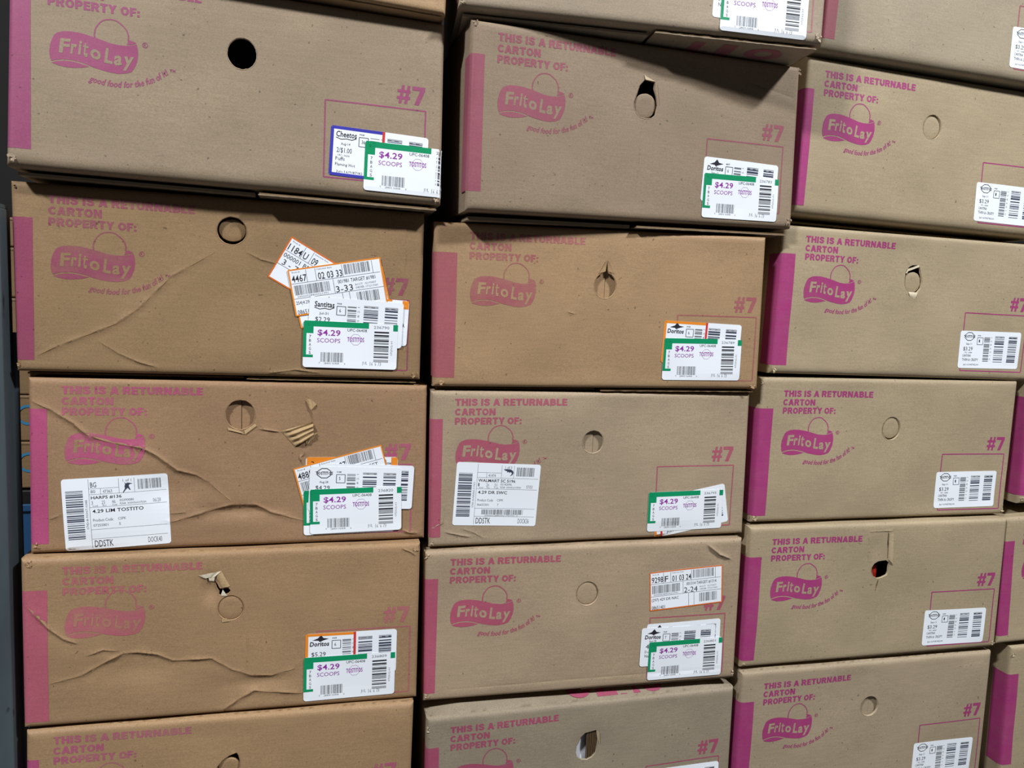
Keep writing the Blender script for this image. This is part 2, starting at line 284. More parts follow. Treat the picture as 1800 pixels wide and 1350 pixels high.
RND = 8.0                                        # rounding of the folded edges, mm
LOWER = {'A0': 16.0, 'C0': 17.0, 'T2': 17.0, 'B0': 11.0, 'C1': 12.0, 'T1': 11.0}   # softer lower front edges
class Carton:
    def __init__(s, key):
        s.k = key; s.q = [np.array(p, float) for p in QUAD[key]]; s.seed = (sum(ord(c) * (i + 3) for i, c in enumerate(key)) * 7.31) % 50
        x, y, z, yaw, pit, rol = POSE[key]
        R = Matrix.Rotation(math.radians(yaw), 3, 'Z') @ Matrix.Rotation(math.radians(rol), 3, 'Y') @ Matrix.Rotation(math.radians(pit), 3, 'X')
        s.hb = -min(s.q[2][1], s.q[3][1]) / 1000
        s.M = Matrix.Translation(Vector((x, y, z)) + R @ Vector((0, 0, -s.hb))) @ R.to_4x4()
        b = R @ Vector((0, 1, 0)); b.z = 0; s.back = R.transposed() @ b.normalized()      # level direction into the stack
        s.root = bpy.data.objects.new('carton', None); COL.objects.link(s.root); s.root.empty_display_size = .05; s.root.matrix_world = s.M
        s.card = mat_card(CARD[key], s.seed); s.ink = mat_ink(CARD[key], INK[key][0], INK[key][1], s.seed)
    def edges(s, u, v):
        TL, TR, BR, BL = s.q
        tv = (v - TL[1]) / (BL[1] - TL[1]); xl = TL[0] + (BL[0] - TL[0]) * tv
        tv = (v - TR[1]) / (BR[1] - TR[1]); xr = TR[0] + (BR[0] - TR[0]) * tv
        tu = (u - TL[0]) / (TR[0] - TL[0]); zt = TL[1] + (TR[1] - TL[1]) * tu
        tu = (u - BL[0]) / (BR[0] - BL[0]); zb = BL[1] + (BR[1] - BL[1]) * tu
        return xl, xr, zt, zb
    def relief(s, u, v):
        """depth of the face in mm (positive = away from the viewer), edges rounded, creases and dents included"""
        u = np.asarray(u, float); v = np.asarray(v, float)
        xl, xr, zt, zb = s.edges(u, v)
        d = np.minimum(np.minimum(u - xl, xr - u), np.minimum(zt - v, v - zb)); d = np.clip(d, 0, None)
        dr = np.clip(RND - d, 0, RND); y = RND - np.sqrt(np.maximum(RND * RND - dr * dr, 0))
        if s.k in LOWER:
            rb = LOWER[s.k]; db = np.clip(rb - np.clip(v - zb, 0, None), 0, rb); y = np.maximum(y, (rb - np.sqrt(np.maximum(rb * rb - db * db, 0))) * .8)
        m = np.clip(d / 30.0, 0, 1)
        y = y + m * (1.6 * np.sin(u / 97.0 + s.seed) * np.cos(v / 71.0 + s.seed * 2) + 0.7 * np.sin(u / 33.0 + s.seed * 3) * np.sin(v / 29.0 + s.seed))
        m2 = np.clip(d / 6.0, 0.15, 1)
        for pts, a, w in CREASE.get(s.k, []):
            best = np.full(u.shape, 1e9); sg = np.zeros(u.shape); end = np.ones(u.shape)
            n = len(pts) - 1
            for i in range(n):
                ax, ay = pts[i]; bx, by = pts[i + 1]; L2 = (bx - ax) ** 2 + (by - ay) ** 2
                t = np.clip(((u - ax) * (bx - ax) + (v - ay) * (by - ay)) / L2, 0, 1)
                px = ax + t * (bx - ax); py = ay + t * (by - ay); dd = np.hypot(u - px, v - py)
                side = np.sign((bx - ax) * (v - ay) - (by - ay) * (u - ax)); k = dd < best
                fr = (i + t) / n
                best = np.where(k, dd, best); sg = np.where(k, side, sg); end = np.where(k, np.sqrt(np.clip(4.5 * np.minimum(fr, 1 - fr), 0.06, 1)), end)
            wob = 0.75 + 0.25 * np.sin(u / 9.0 + v / 7.0)
            y = y - m2 * a * end * wob * (.55 * np.exp(-best / (w * 0.22)) + .45 * np.exp(-best / (w * .9)) - 0.45 * np.exp(-((best - w * .9) / (w * .8)) ** 2) * (sg < 0))
        for (cx, cy), (rx, ry), dep in DENT.get(s.k, []):
            y = y + m2 * dep * np.exp(-(((u - cx) / rx) ** 2 + ((v - cy) / ry) ** 2) * 1.5)
        return y
    def put(s, P, off=0.3):
        """face points (mm) -> local 3D points (m); points past an upright edge wrap round the side"""
        P = np.asarray(P, float).reshape(-1, 2); u, v = P[:, 0], P[:, 1]
        xl, xr, zt, zb = s.edges(u, v)
        uc = np.clip(u, xl, xr); y = s.relief(uc, v) - off
        over = np.where(u < xl, xl - u, np.where(u > xr, u - xr, 0)); y = np.where(over > 0, RND + over, y)
        x = uc + np.where(u < xl, -off, np.where(u > xr, off, 0))
        return np.c_[x / 1000, y / 1000, v / 1000 + s.hb]
    def flat(s, name, shp, mat, off=0.3, parent=None, smooth=True):
        o = mesh_obj(name, s.put(shp.v, off), shp.f, mat, parent or s.root, smooth); return o
    # --- the board body
    def body(s):
        TL, TR, BR, BL = s.q
        def lines(L, step):
            e = [0, .4, 1.2, 2.6, 4.6, 8, 13]; n = max(2, int((L - 26) / step))
            m = [13 + (L - 26) * i / n for i in range(n + 1)][1:-1]
            return [a / L for a in e] + [a / L for a in m] + [1 - a / L for a in reversed(e)]
        us = lines(600, 7.0); vs = lines(277, 7.0)
        pts = []; bnd = set()
        holes = HOLE.get(s.k, [])
        def inside(p, poly):
            c = False; j = len(poly) - 1
            for i in range(len(poly)):
                if (poly[i][1] > p[1]) != (poly[j][1] > p[1]) and p[0] < (poly[j][0] - poly[i][0]) * (p[1] - poly[i][1]) / (poly[j][1] - poly[i][1]) + poly[i][0]: c = not c
                j = i
            return c
        def bil(a, b):
            return (TL * (1 - a) + TR * a) * (1 - b) + (BL * (1 - a) + BR * a) * b
        hb = []
        for h in holes:
            h = np.array(h); hb.append((h[:, 0].min() - 3, h[:, 0].max() + 3, h[:, 1].min() - 3, h[:, 1].max() + 3))
        hp = [[tuple(p) for p in h] for h in holes]
        def ok(p, margin=1.6):
            for h, b in zip(hp, hb):
                if b[0] < p[0] < b[1] and b[2] < p[1] < b[3]:
                    if inside(p, h): return False
                    if min(math.hypot(p[0] - q[0], p[1] - q[1]) for q in h) < margin: return False
            return True
        bound = []
        for j, b in enumerate(vs):
            for i, a in enumerate(us):
                p = tuple(bil(a, b))
                if i in (0, len(us) - 1) or j in (0, len(vs) - 1): pts.append(p); bound.append(p)
                elif ok(p): pts.append(p)
        for cpts, a, w in CREASE.get(s.k, []):
            for i in range(len(cpts) - 1):
                A = Vector(cpts[i]); B = Vector(cpts[i + 1]); n = max(1, int((B - A).length / 3.5)); d = (B - A).normalized(); nn = Vector((-d.y, d.x))
                for k in range(n):
                    c = A + (B - A) * k / n
                    for o_ in (0, -w * .18, w * .18, -w * .5, w * .5, -w, w):
                        p = c + nn * o_; xl, xr, zt, zb = s.edges(p.x, p.y)
                        if p.x > xl + 1 and p.x < xr - 1 and p.y < zt - 1 and p.y > zb + 1 and ok((p.x, p.y)): pts.append((p.x, p.y))
        for cx, cy, rx, ry in [(c[0], c[1], r[0], r[1]) for c, r, dp in DENT.get(s.k, []) if r[0] < 40]:
            for i in range(40):
                a = i * 2.399; rr = math.sqrt(i / 40) * 1.5; p = (cx + rx * rr * math.cos(a), cy + ry * rr * math.sin(a))
                if ok(p): pts.append(p)
        edges = []
        for h in hp:
            n0 = len(pts); pts += h; edges += [(n0 + i, n0 + (i + 1) % len(h)) for i in range(len(h))]
        r = delaunay_2d_cdt([Vector(p) for p in pts], edges, [], 0, 0.01)
        V2 = [tuple(p) for p in r[0]]; F = []
        for f in r[2]:
            c = (sum(V2[i][0] for i in f) / 3, sum(V2[i][1] for i in f) / 3)
            if any(inside(c, h) for h in hp): continue
            F.append(tuple(f))
        V = s.put(V2, 0.0).tolist()
        # sides, top, bottom, back: extruded from the outline
        nv = len(vs) - 1; nu = len(us) - 1
        def strip(path, prof):
            base = len(V)
            for p in path:
                P = s.put([p], 0.0)[0]
                for (dy, dn, nx, nz) in prof(p): V.append([P[0] + nx + dy * s.back.x, P[1] + dy * s.back.y, P[2] + nz + dy * s.back.z])
            m = len(prof(path[0]))
            for i in range(len(path) - 1):
                for j in range(m - 1):
                    F.append((base + i * m + j, base + i * m + j + 1, base + (i + 1) * m + j + 1, base + (i + 1) * m + j))
        rise = RISE.get(s.k, 0) / 1000; drop = -0.0015; D = DEPTH - RND / 1000
        ys = [0, .006, .02, .05, .12, .25, D]
        def wav(p, y, ph): return -0.0006 * (1 + math.sin(p[0] * .031 + y * 30 + ph + s.seed))
        e = lambda y: min(1, y / .05) ** .7
        top = [tuple(bil(a, 0)) for a in us]; bot = [tuple(bil(a, 1)) for a in us]
        lef = [tuple(bil(0, b)) for b in vs]; rig = [tuple(bil(1, b)) for b in vs]
        strip(top, lambda p: [(y, 0, 0, rise * e(y) * min(1, min(p[0] - TL[0], TR[0] - p[0]) / 60 + .0) + (wav(p, y, 0) if 0 < y < D else 0)) for y in ys])
        strip(bot, lambda p: [(y, 0, 0, drop * e(y) * min(1, min(p[0] - TL[0], TR[0] - p[0]) / 60) if False else 0) for y in ys])
        strip(lef, lambda p: [(y, 0, (0.0008 * (1 + math.sin(p[1] * .02 + y * 8)) if 0 < y < D else 0), 0) for y in ys])
        strip(rig, lambda p: [(y, 0, (-0.0008 * (1 + math.sin(p[1] * .02 + y * 8)) if 0 < y < D else 0), 0) for y in ys])
        b0 = len(V)
        for c in (TL, TR, BR, BL):
            P = s.put([c], 0.0)[0]; V.append([P[0] + D * s.back.x, P[1] + D * s.back.y, P[2] + D * s.back.z])
        F.append((b0, b0 + 1, b0 + 2, b0 + 3))
        me = bpy.data.meshes.new('body'); me.from_pydata(V, [], F); bm = bmesh.new(); bm.from_mesh(me)
        bmesh.ops.remove_doubles(bm, verts=bm.verts, dist=2e-5); bmesh.ops.recalc_face_normals(bm, faces=bm.faces); bm.to_mesh(me); bm.free()
        me.shade_smooth(); me.materials.append(s.card)
        o = bpy.data.objects.new('body', me); COL.objects.link(o); o.parent = s.root
        # cut edge of each opening: board thickness with paler torn core
        core = mat_card(tuple(min(235, int(c * 1.10)) for c in CARD[s.k]), 4.0)
        for h in hp:
            th = 4.2 if h is hp[0] else 3.0
            n = len(h); A = s.put(h, 0.0); cx = sum(p[0] for p in h) / n; cz = sum(p[1] for p in h) / n
            rd = random.Random(n + int(s.seed)); vv = []; ff = []
            for i, p in enumerate(A):
                j = rd.uniform(-.25, .6) / 1000
                dx = (h[i][0] - cx) / 1000; dz = (h[i][1] - cz) / 1000; L = math.hypot(dx, dz) + 1e-9
                vv += [(p[0] + dx / L * .0007, p[1] - .00035 - max(0, j) * .5, p[2] + dz / L * .0007), (p[0] - dx / L * (.0002 + abs(j)), p[1] + .0004, p[2] - dz / L * (.0002 + abs(j))), (p[0], p[1] + th / 1000, p[2])]
            for i in range(n):
                a = 3 * i; b = 3 * ((i + 1) % n); ff += [(a, b, b + 1, a + 1), (a + 1, b + 1, b + 2, a + 2)]
            mesh_obj('hand_hole_rim' if h is hp[0] else 'tear_edge', vv, ff, core, s.root, True)
        if s.k in TAB:
            (cx, cy), (rx, ry), dep, tilt = TAB[s.k]; vv = []; ff = []; n = 36
            Y0 = float(s.relief(np.array([cx]), np.array([cy]))[0]) + dep
            rd = random.Random(9)
            for ring, fr in enumerate((0, .5, .93, 1.0)):
                for i in range(1 if ring == 0 else n):
                    a = 2 * math.pi * i / n; k = fr * (1 + (rd.uniform(-.012, .012) if ring == 3 else 0))
                    u = cx + rx * k * math.cos(a); v = cy + ry * k * math.sin(a)
                    vv.append((u / 1000, (Y0 + (v - cy) * -tilt + (.5 if ring == 3 else 0)) / 1000, v / 1000 + s.hb))
            for i in range(n):
                a = 1 + i; b = 1 + (i + 1) % n; ff += [(0, a, b), (a, a + n, b + n, b), (a + n, a + 2 * n, b + 2 * n, b + n)]
            bs = len(vv)
            for i in range(n):
                x, y, z = vv[1 + 2 * n + i]; vv.append((x, y + .0035, z))
            for i in range(n): ff.append((1 + 2 * n + i, bs + i, bs + (i + 1) % n, 1 + 2 * n + (i + 1) % n))
            mesh_obj('hand_hole_tab', vv, ff, s.card, s.root, True)
        if BOARD.get(s.k):
            h = np.array(hp[0]); c = h.mean(0); dp = BOARD[s.k] / 1000; x0, x1 = (c[0] - 70) / 1000, (c[0] + 70) / 1000; z0, z1 = c[1] / 1000 + s.hb - .07, min(c[1] / 1000 + .06, -.014) + s.hb
            sp = c[0] / 1000 + .001; vv = []; ff = []
            for xa, xb, ex in ((x0, sp, 0), (sp + .0008, x1, .0012)):
                n = len(vv); y = dp + ex
                vv += [(xa, y, z0), (xb, y, z0), (xb, y, z1), (xa, y, z1), (xa, y + .004, z0), (xb, y + .004, z0), (xb, y + .004, z1), (xa, y + .004, z1)]
                ff += [(n, n + 1, n + 2, n + 3), (n + 4, n + 7, n + 6, n + 5), (n, n + 4, n + 5, n + 1), (n + 1, n + 5, n + 6, n + 2), (n + 2, n + 6, n + 7, n + 3), (n + 3, n + 7, n + 4, n)]
            mesh_obj('inner_board', vv, ff, s.card, s.root)
        if s.k in FLAP: s.flap(*FLAP[s.k])
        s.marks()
    def marks(s):
        """paper worn pale along the sharpest creases, crest highlights painted into its colour"""
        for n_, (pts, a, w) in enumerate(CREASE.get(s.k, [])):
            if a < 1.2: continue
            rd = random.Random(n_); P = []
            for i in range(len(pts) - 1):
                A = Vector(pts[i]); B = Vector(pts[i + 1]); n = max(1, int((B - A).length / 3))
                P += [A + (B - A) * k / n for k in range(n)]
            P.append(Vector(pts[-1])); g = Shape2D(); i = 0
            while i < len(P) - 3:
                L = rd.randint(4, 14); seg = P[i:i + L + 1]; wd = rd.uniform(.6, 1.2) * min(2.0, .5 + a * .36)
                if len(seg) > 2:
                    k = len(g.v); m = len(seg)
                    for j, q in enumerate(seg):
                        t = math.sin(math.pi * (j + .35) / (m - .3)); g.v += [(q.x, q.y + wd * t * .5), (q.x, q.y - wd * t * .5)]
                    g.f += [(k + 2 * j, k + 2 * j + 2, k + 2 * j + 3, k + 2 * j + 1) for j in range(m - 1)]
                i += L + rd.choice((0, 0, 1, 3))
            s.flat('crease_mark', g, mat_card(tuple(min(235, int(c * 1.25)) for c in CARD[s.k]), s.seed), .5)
    def flap(s, split, drop):
        """closing flap lying under the carton: two liners with a dark fluted core between them"""
        TL, TR, BR, BL = s.q; rd = random.Random(int(s.seed)); z = min(BL[1], BR[1]); n = 40
        def slab(u0, u1, za0, zb0, y0, y1, jit):
            vv = []; ff = []
            for i in range(n + 1):
                u = u0 + (u1 - u0) * i / n; t = (u - BL[0]) / (BR[0] - BL[0]); zz = BL[1] + (BR[1] - BL[1]) * t
                ya = (y0 + rd.uniform(0, jit)) / 1000; zl = zb0 + rd.uniform(-.25, .25)
                for zo, yy in ((za0, ya), (za0, y1 / 1000), (zl, y1 / 1000), (zl, ya)): vv.append((u / 1000, yy, (zz + zo) / 1000 + s.hb + yy * s.back.z))
            for i in range(n):
                for j in range(4): ff.append((4 * i + j, 4 * i + (j + 1) % 4, 4 * i + 4 + (j + 1) % 4, 4 * i + 4 + j))
            ff += [(0, 1, 2, 3), (4 * n + 3, 4 * n + 2, 4 * n + 1, 4 * n)]
            return vv, ff
        u1 = BR[0] - 6
        d = drop
        yf = 7.0 if split > 30 else 42.0
        f1 = mesh_obj('bottom_flap', *slab(split, u1, -d + 1.2, -d, yf, 330, 1.2), s.card, s.root)
        mesh_obj('fluted_core', *slab(split + 1, u1 - 1, -d + 3.6, -d + 1.0, yf + 1.5, 320, 1.6), mat_card((120, 98, 70), 7.0), f1)
        if split > 60: mesh_obj('bottom_flap', *slab(BL[0] + 8, split - 6, -d * .55 + .2, -d, 22, 330, 1.0), s.card, s.root)
    # --- standard print of the carton front
    def stripe(s, wrap=30):
        g = Shape2D(); xs = [-wrap, -wrap * .5, -2, -.01, .4, 1, 2, 3.4, 5, 7, 10, 14, 20, 27.1]
        xl0 = s.q[0][0]
        zs = [-51 - 208 * i / 52 for i in range(53)]
        p = []
        for z in zs:
            xl = float(s.edges(0.0, z)[0])
            for x in xs: p.append(((x * (27.1 - xl) / 27.1 + xl) if x > 0 else xl + x, z))
        m = len(xs); g.add(p, [(j * m + i, j * m + i + 1, (j + 1) * m + i + 1, (j + 1) * m + i) for j in range(52) for i in range(m - 1)])
        s.flat('edge_stripe', g, mat_ink(CARD[s.k], INK[s.k][0], max(.95, INK[s.k][1]), s.seed), .22)
    def dense(s, g, lim=5.0, always=False):
        """split long edges so that print follows creases"""
        if s.k not in ('A1', 'A2', 'A3', 'B2') and not always: return g
        bm = bmesh.new(); vs = [bm.verts.new((x, y, 0)) for x, y in g.v]
        for f in g.f:
            try: bm.faces.new([vs[i] for i in f])
            except ValueError: pass
        for _ in range(4):
            L = [e for e in bm.edges if e.calc_length() > lim]
            if not L: break
            bmesh.ops.subdivide_edges(bm, edges=L, cuts=1); bmesh.ops.triangulate(bm, faces=bm.faces[:])
        bm.verts.index_update(); o = Shape2D(); o.add([(v.co.x, v.co.y) for v in bm.verts], [[v.index for v in f.verts] for f in bm.faces]); bm.free(); return o
    def print_front(s, head=True, logo=True, tail=True, number=True, dy=0.0, tm=True):
        s.stripe()
        up = lambda g: Shape2D().add([(x, -y) for x, y in g.v], g.f)       # drawing uses y down
        if head:
            g = Shape2D()
            for t, x, y, w in (('THIS IS A RETURNABLE', 47.6, 16, 198.6), ('CARTON', 47.4, 32.6, 70.5), ('PROPERTY OF:', 47.8, 48.6, 117)):
                g.block(t, x, y, w, 12.0)
            s.flat('headline_text', s.dense(up(g)), s.ink, .25)
        if logo:
            sh = lambda pts: [(x, y + dy) for x, y in pts]
            BAN = [(59.7,-93.3),(67.2,-90.4),(75.6,-89.4),(85.6,-89.5),(95.8,-90.9),(106.2,-93.1),(116.6,-95.7),(127.1,-98.5),(137.5,-99.6),(147.7,-99.2),(156.2,-97.2),(160.8,-94.9),(162.6,-101.4),(163.2,-109.7),(161.9,-119.6),(158.5,-128.4),(154.8,-134.2),(147.8,-137.4),(137.7,-139.1),(127.4,-138.7),(117,-137),(106.6,-134.9),(97.6,-131.8),(87.2,-129.2),(77.1,-128.1),(67.1,-128.6),(58.8,-130.5),(52.8,-132.8),(51.2,-128),(50.3,-119.8),(51,-111.4),(53.6,-102.8),(56.5,-96.6)]
            LENS = [(53.3,-134.6),(59,-132.3),(68.8,-130.2),(78.7,-130),(87.5,-131.2),(94.9,-133.1),(100.8,-134.4),(91,-137),(79.7,-138.7),(69.7,-138.8),(61,-137.4),(55.1,-135.7)]
            CURL = [(150.3,-90.7),(155.6,-91.5),(160.7,-93.6),(156.1,-96.1),(148.2,-97.9),(149.7,-94.4)]
            RING = [(106.9,-93),(106.7,-87.3),(108.3,-80),(113.8,-71.6),(119,-67.8),(125.5,-66),(131,-66),(136.6,-67.7),(146.3,-75.6),(150.3,-84.7),(150,-91.9)]
            R2 = []
            for i in range(len(RING) - 1):                                  # rounder ring
                a, b, c, d = (Vector(RING[max(0, min(len(RING) - 1, k))]) for k in (i - 1, i, i + 1, i + 2))
                for k in range(5):
                    t = k / 5; R2.append(tuple(.5 * ((2 * b) + (c - a) * t + (2 * a - 5 * b + 4 * c - d) * t * t + (3 * b - a - 3 * c + d) * t ** 3)))
            R2.append(RING[-1])
            g = Shape2D().poly(sh(BAN)); g.poly(sh(LENS)); g.poly(sh(CURL)); g.line(sh(R2), 1.7)
            em = s.flat('emblem', s.dense(g, 8), s.ink, .24)
            def warp(x, y):                                                  # wavy baseline
                k = np.interp(x, [61, 85, 105, 120, 136, 156], [120.3, 119.6, 122.3, 126.2, 128.2, 127.6])
                return (x, -(y + k) + dy)
            g = Shape2D()
            for ch, x, w, y0, h in (('F',62,13,-20,20),('r',76.5,7.5,-14,14),('i',86,3.4,-20,20),('t',91.4,7.8,-18,18),('o',101.2,13.2,-13.6,14),('L',119.5,10.5,-21,21),('a',131.5,10.5,-14,14),('y',143,13,-14,20)):
                if ch == 't':
                    st = Shape2D().line([(.34, 0), (.34, .70), (.37, .82), (.46, .89), (.60, .905), (.86, .87)], .30); cb = [(.0, .19), (.90, .19), (.90, .34), (.0, .34)]
                    P, F = union([[st.v[i] for i in f] for f in st.f] + [cb]); g.add([warp(x + a * w + .10 * (1 - b) * h, y0 + b * h) for a, b in P], F)
                else: g.text(ch, x, y0, w, h, .036, 4, .10, warp)
            s.flat('emblem_text', s.dense(g, 8), mat_card(tuple(int(c * (1 - .0) ) for c in CARD[s.k]), s.seed + 1) if INK[s.k][1] > .85 else mat_ink(CARD[s.k], INK[s.k][0], .42, s.seed + 1), .42)
            g = Shape2D(); g.line([(172.2 + 3.4 * math.cos(a), -95 + dy + 3.4 * math.sin(a)) for a in [i * math.pi / 10 for i in range(21)]], .9)
            g2 = Shape2D().text('R', 170.6, 93 - dy, 3.2, 4, .01, 2); g.add([(x, -y) for x, y in g2.v], g2.f)
            s.flat('registered_mark', g, s.ink, .25)
        if tail:
            ax = np.array([99.3, 118, 137, 156, 174, 190, 203]); ay = np.array([-154.0, -157.6, -158.2, -155.8, -150.2, -142.0, -132.0])
            R0 = list(zip(ax, ay)); R3 = []
            for i in range(len(R0) - 1):
                a, b, c_, d = (Vector(R0[max(0, min(len(R0) - 1, k))]) for k in (i - 1, i, i + 1, i + 2))
                for k in range(8):
                    t = k / 8; R3.append(.5 * ((2 * b) + (c_ - a) * t + (2 * a - 5 * b + 4 * c_ - d) * t * t + (3 * b - a - 3 * c_ + d) * t ** 3))
            ax = np.array([q.x for q in R3] + [R0[-1][0]]); ay = np.array([q.y for q in R3] + [R0[-1][1]])
            seg = np.r_[0, np.cumsum(np.hypot(np.diff(ax), np.diff(ay)))]; L = seg[-1]
            def warp(x, y):
                t = max(0, min(L, x)); px = np.interp(t, seg, ax); py = np.interp(t, seg, ay); t2 = min(L, t + 6); t1 = max(0, t - 6)
                dx = np.interp(t2, seg, ax) - np.interp(t1, seg, ax); dz = np.interp(t2, seg, ay) - np.interp(t1, seg, ay); q = math.hypot(dx, dz)
                return (px + (x - t) * dx / q + y * dz / q, py + (x - t) * dz / q - y * dx / q + dy)
            g = Shape2D().text('good food for the fun of it!', 0, -9.2, L, 12, .022, 2, .22, warp)
            g2 = Shape2D().text('TM', 205, 123.5 - dy, 7.5, 4, .02, 1); g.add([(x, -y) for x, y in g2.v], g2.f)
            s.flat('tagline_text', g, s.ink, .25)
        if number:
            g = Shape2D().block('#7', 532, 106.3, 43, 28)
            s.flat('size_number', s.dense(up(g), 10), s.ink, .25)
            g = Shape2D()
            for a, b in (((424, 142), (578, 142)), ((577.5, 142), (578.5, 258)), ((578, 258), (425, 258)), ((425, 258), (424, 142))):
                n = 14; g.line([(a[0] + (b[0] - a[0]) * i / n, a[1] + (b[1] - a[1]) * i / n) for i in range(n + 1)], 2.1)
            s.flat('label_frame', up(g), s.ink, .23)
    # --- paper labels
    def label(s, name, tl, ang, w, h, layer, parts, paper=None, rad=5.0, bend=None, note=None):
        """parts: list of (part name, Shape2D in label mm (x right, y down), material); tl: top left corner on the face"""
        ca, sa = math.cos(math.radians(ang)), math.sin(math.radians(ang))
        def tr(P): return [(tl[0] + x * ca + y * sa, tl[1] + x * sa - y * ca) for x, y in P]
        out = []
        for cx, cy, a0 in ((w - rad, rad, -90), (w - rad, h - rad, 0), (rad, h - rad, 90), (rad, rad, 180)):
            out += [(cx + rad * math.cos(math.radians(a0 + 15 * i)), cy + rad * math.sin(math.radians(a0 + 15 * i))) for i in range(7)]
        st = 6.0; pts = []
        nx, ny = int(w / st), int(h / st)
        for i in range(1, nx):
            for j in range(1, ny):
                x, y = w * i / nx, h * j / ny
                if min(math.hypot(x - a, y - b) for a, b in out) > 2: pts.append((x, y))
        for i in range(1, nx):
            x = w * i / nx
            if rad < x < w - rad: pass
        e = []
        ring = []
        for i, p in enumerate(out):
            q = out[(i + 1) % len(out)]; n = max(1, int(math.hypot(q[0] - p[0], q[1] - p[1]) / 6)); ring += [(p[0] + (q[0] - p[0]) * k / n, p[1] + (q[1] - p[1]) * k / n) for k in range(n)]
        r = delaunay_2d_cdt([Vector(p) for p in ring + pts], [(i, (i + 1) % len(ring)) for i in range(len(ring))], [], 1, 1e-3)
        g = Shape2D().add([tuple(p) for p in r[0]], r[2]); off = .55 + .5 * layer
        A = s.put(tr(g.v), off); B = s.put(tr(ring), off - .35); n0 = len(A); m = len(ring)
        A2 = s.put(tr(ring), off); V = A.tolist() + A2.tolist() + B.tolist()
        F = list(g.f) + [(n0 + i, n0 + (i + 1) % m, n0 + m + (i + 1) % m, n0 + m + i) for i in range(m)]
        o = mesh_obj(name, V, F, paper or PAPER, s.root, False)
        if note: o['label'] = note
        for pn, shp, mt in parts:
            if not shp.v: continue
            if any(math.hypot(shp.v[f[i]][0] - shp.v[f[i - 1]][0], shp.v[f[i]][1] - shp.v[f[i - 1]][1]) > 12 for f in shp.f for i in range(len(f))): shp = s.dense(shp, 7.0, True)
            mesh_obj(pn, s.put(tr(shp.v), off + .15), shp.f, mt, o, False)
        return o
    # --- ragged light paper at a worn corner or tear
    def fray(s, u, v, size, seed, n=6, rgb=None, name='corner_fray'):
        rd = random.Random(seed); vv = []; ff = []; rgb = rgb or tuple(min(225, int(c * 1.12)) for c in CARD[s.k])
        c = s.put([(u, v)], 0)[0]
        for i in range(n):
            a = rd.uniform(0, 6.28); r0 = size * rd.uniform(.0, .35); L = size * rd.uniform(.4, .8); wd = size * rd.uniform(.15, .35); b = a + rd.uniform(.6, 2.4)
            px, pz = r0 * math.cos(a), r0 * math.sin(a); k = len(vv)
            for t, yo in ((0, 0.1), (.5, rd.uniform(.6, 2.2)), (1, rd.uniform(-.5, 1.6))):
                for sg in (-1, 1):
                    vv.append((c[0] + (px + L * t * math.cos(b) - sg * wd * (1 - .5 * t) * math.sin(b)) / 1000, c[1] - yo / 1000, c[2] + (pz + L * t * math.sin(b) + sg * wd * (1 - .5 * t) * math.cos(b)) / 1000))
            ff += [(k, k + 1, k + 3, k + 2), (k + 2, k + 3, k + 5, k + 4)]
        zb = (s.q[3][1] if u < 300 else s.q[2][1]) / 1000 + s.hb + .0006; zt = (s.q[0][1] if u < 300 else s.q[1][1]) / 1000 + s.hb - .0006
        xl = min(s.q[0][0], s.q[3][0]) / 1000; xr = max(s.q[1][0], s.q[2][0]) / 1000
        vv = [(max(xl, min(xr, x)), y, max(zb, min(zt, z))) for x, y, z in vv]
        mesh_obj(name, vv, ff, mat_card(rgb, 2.0), s.root)
    def patch(s, name, quad, fn, mat, nx=20, ny=14):
        """raised sheet over a quad of the face (mm), fn(a,b) = height towards the viewer in mm"""
        q = [np.array(p, float) for p in quad]; P = []; hgt = []
        for j in range(ny + 1):
            for i in range(nx + 1):
                a, b = i / nx, j / ny; P.append((q[0] * (1 - a) + q[1] * a) * (1 - b) + (q[3] * (1 - a) + q[2] * a) * b); hgt.append(fn(a, b))
        A = s.put(P, 0.0); A[:, 1] -= np.array(hgt) / 1000
        m = nx + 1
        mesh_obj(name, A, [(j * m + i, j * m + i + 1, (j + 1) * m + i + 1, (j + 1) * m + i) for j in range(ny) for i in range(nx)], mat, s.root, True)

PAPER = mat_flat('label_paper', (233, 240, 250), .5, .3, 1.0)
BLACK = mat_flat('black_print', (40, 42, 50), .5)
GREY = mat_flat('grey_print', (120, 124, 132), .5)
LGREY = mat_flat('light_grey_print', (172, 176, 184), .5)
GREEN = mat_flat('green_print', (10, 150, 100), .45)
PURPLE = mat_flat('purple_print', (150, 55, 165), .45)
PURPLE2 = mat_flat('pale_purple_print', (170, 110, 185), .45)
ORANGE = mat_flat('orange_print', (240, 145, 45), .45)
DORANGE = mat_flat('dark_orange_print', (225, 115, 45), .45)
RED = mat_flat('red_print', (215, 60, 60), .45)
BLUE = mat_flat('blue_print', (62, 62, 178), .45)
NAVY = mat_flat('navy_print', (66, 72, 92), .45)

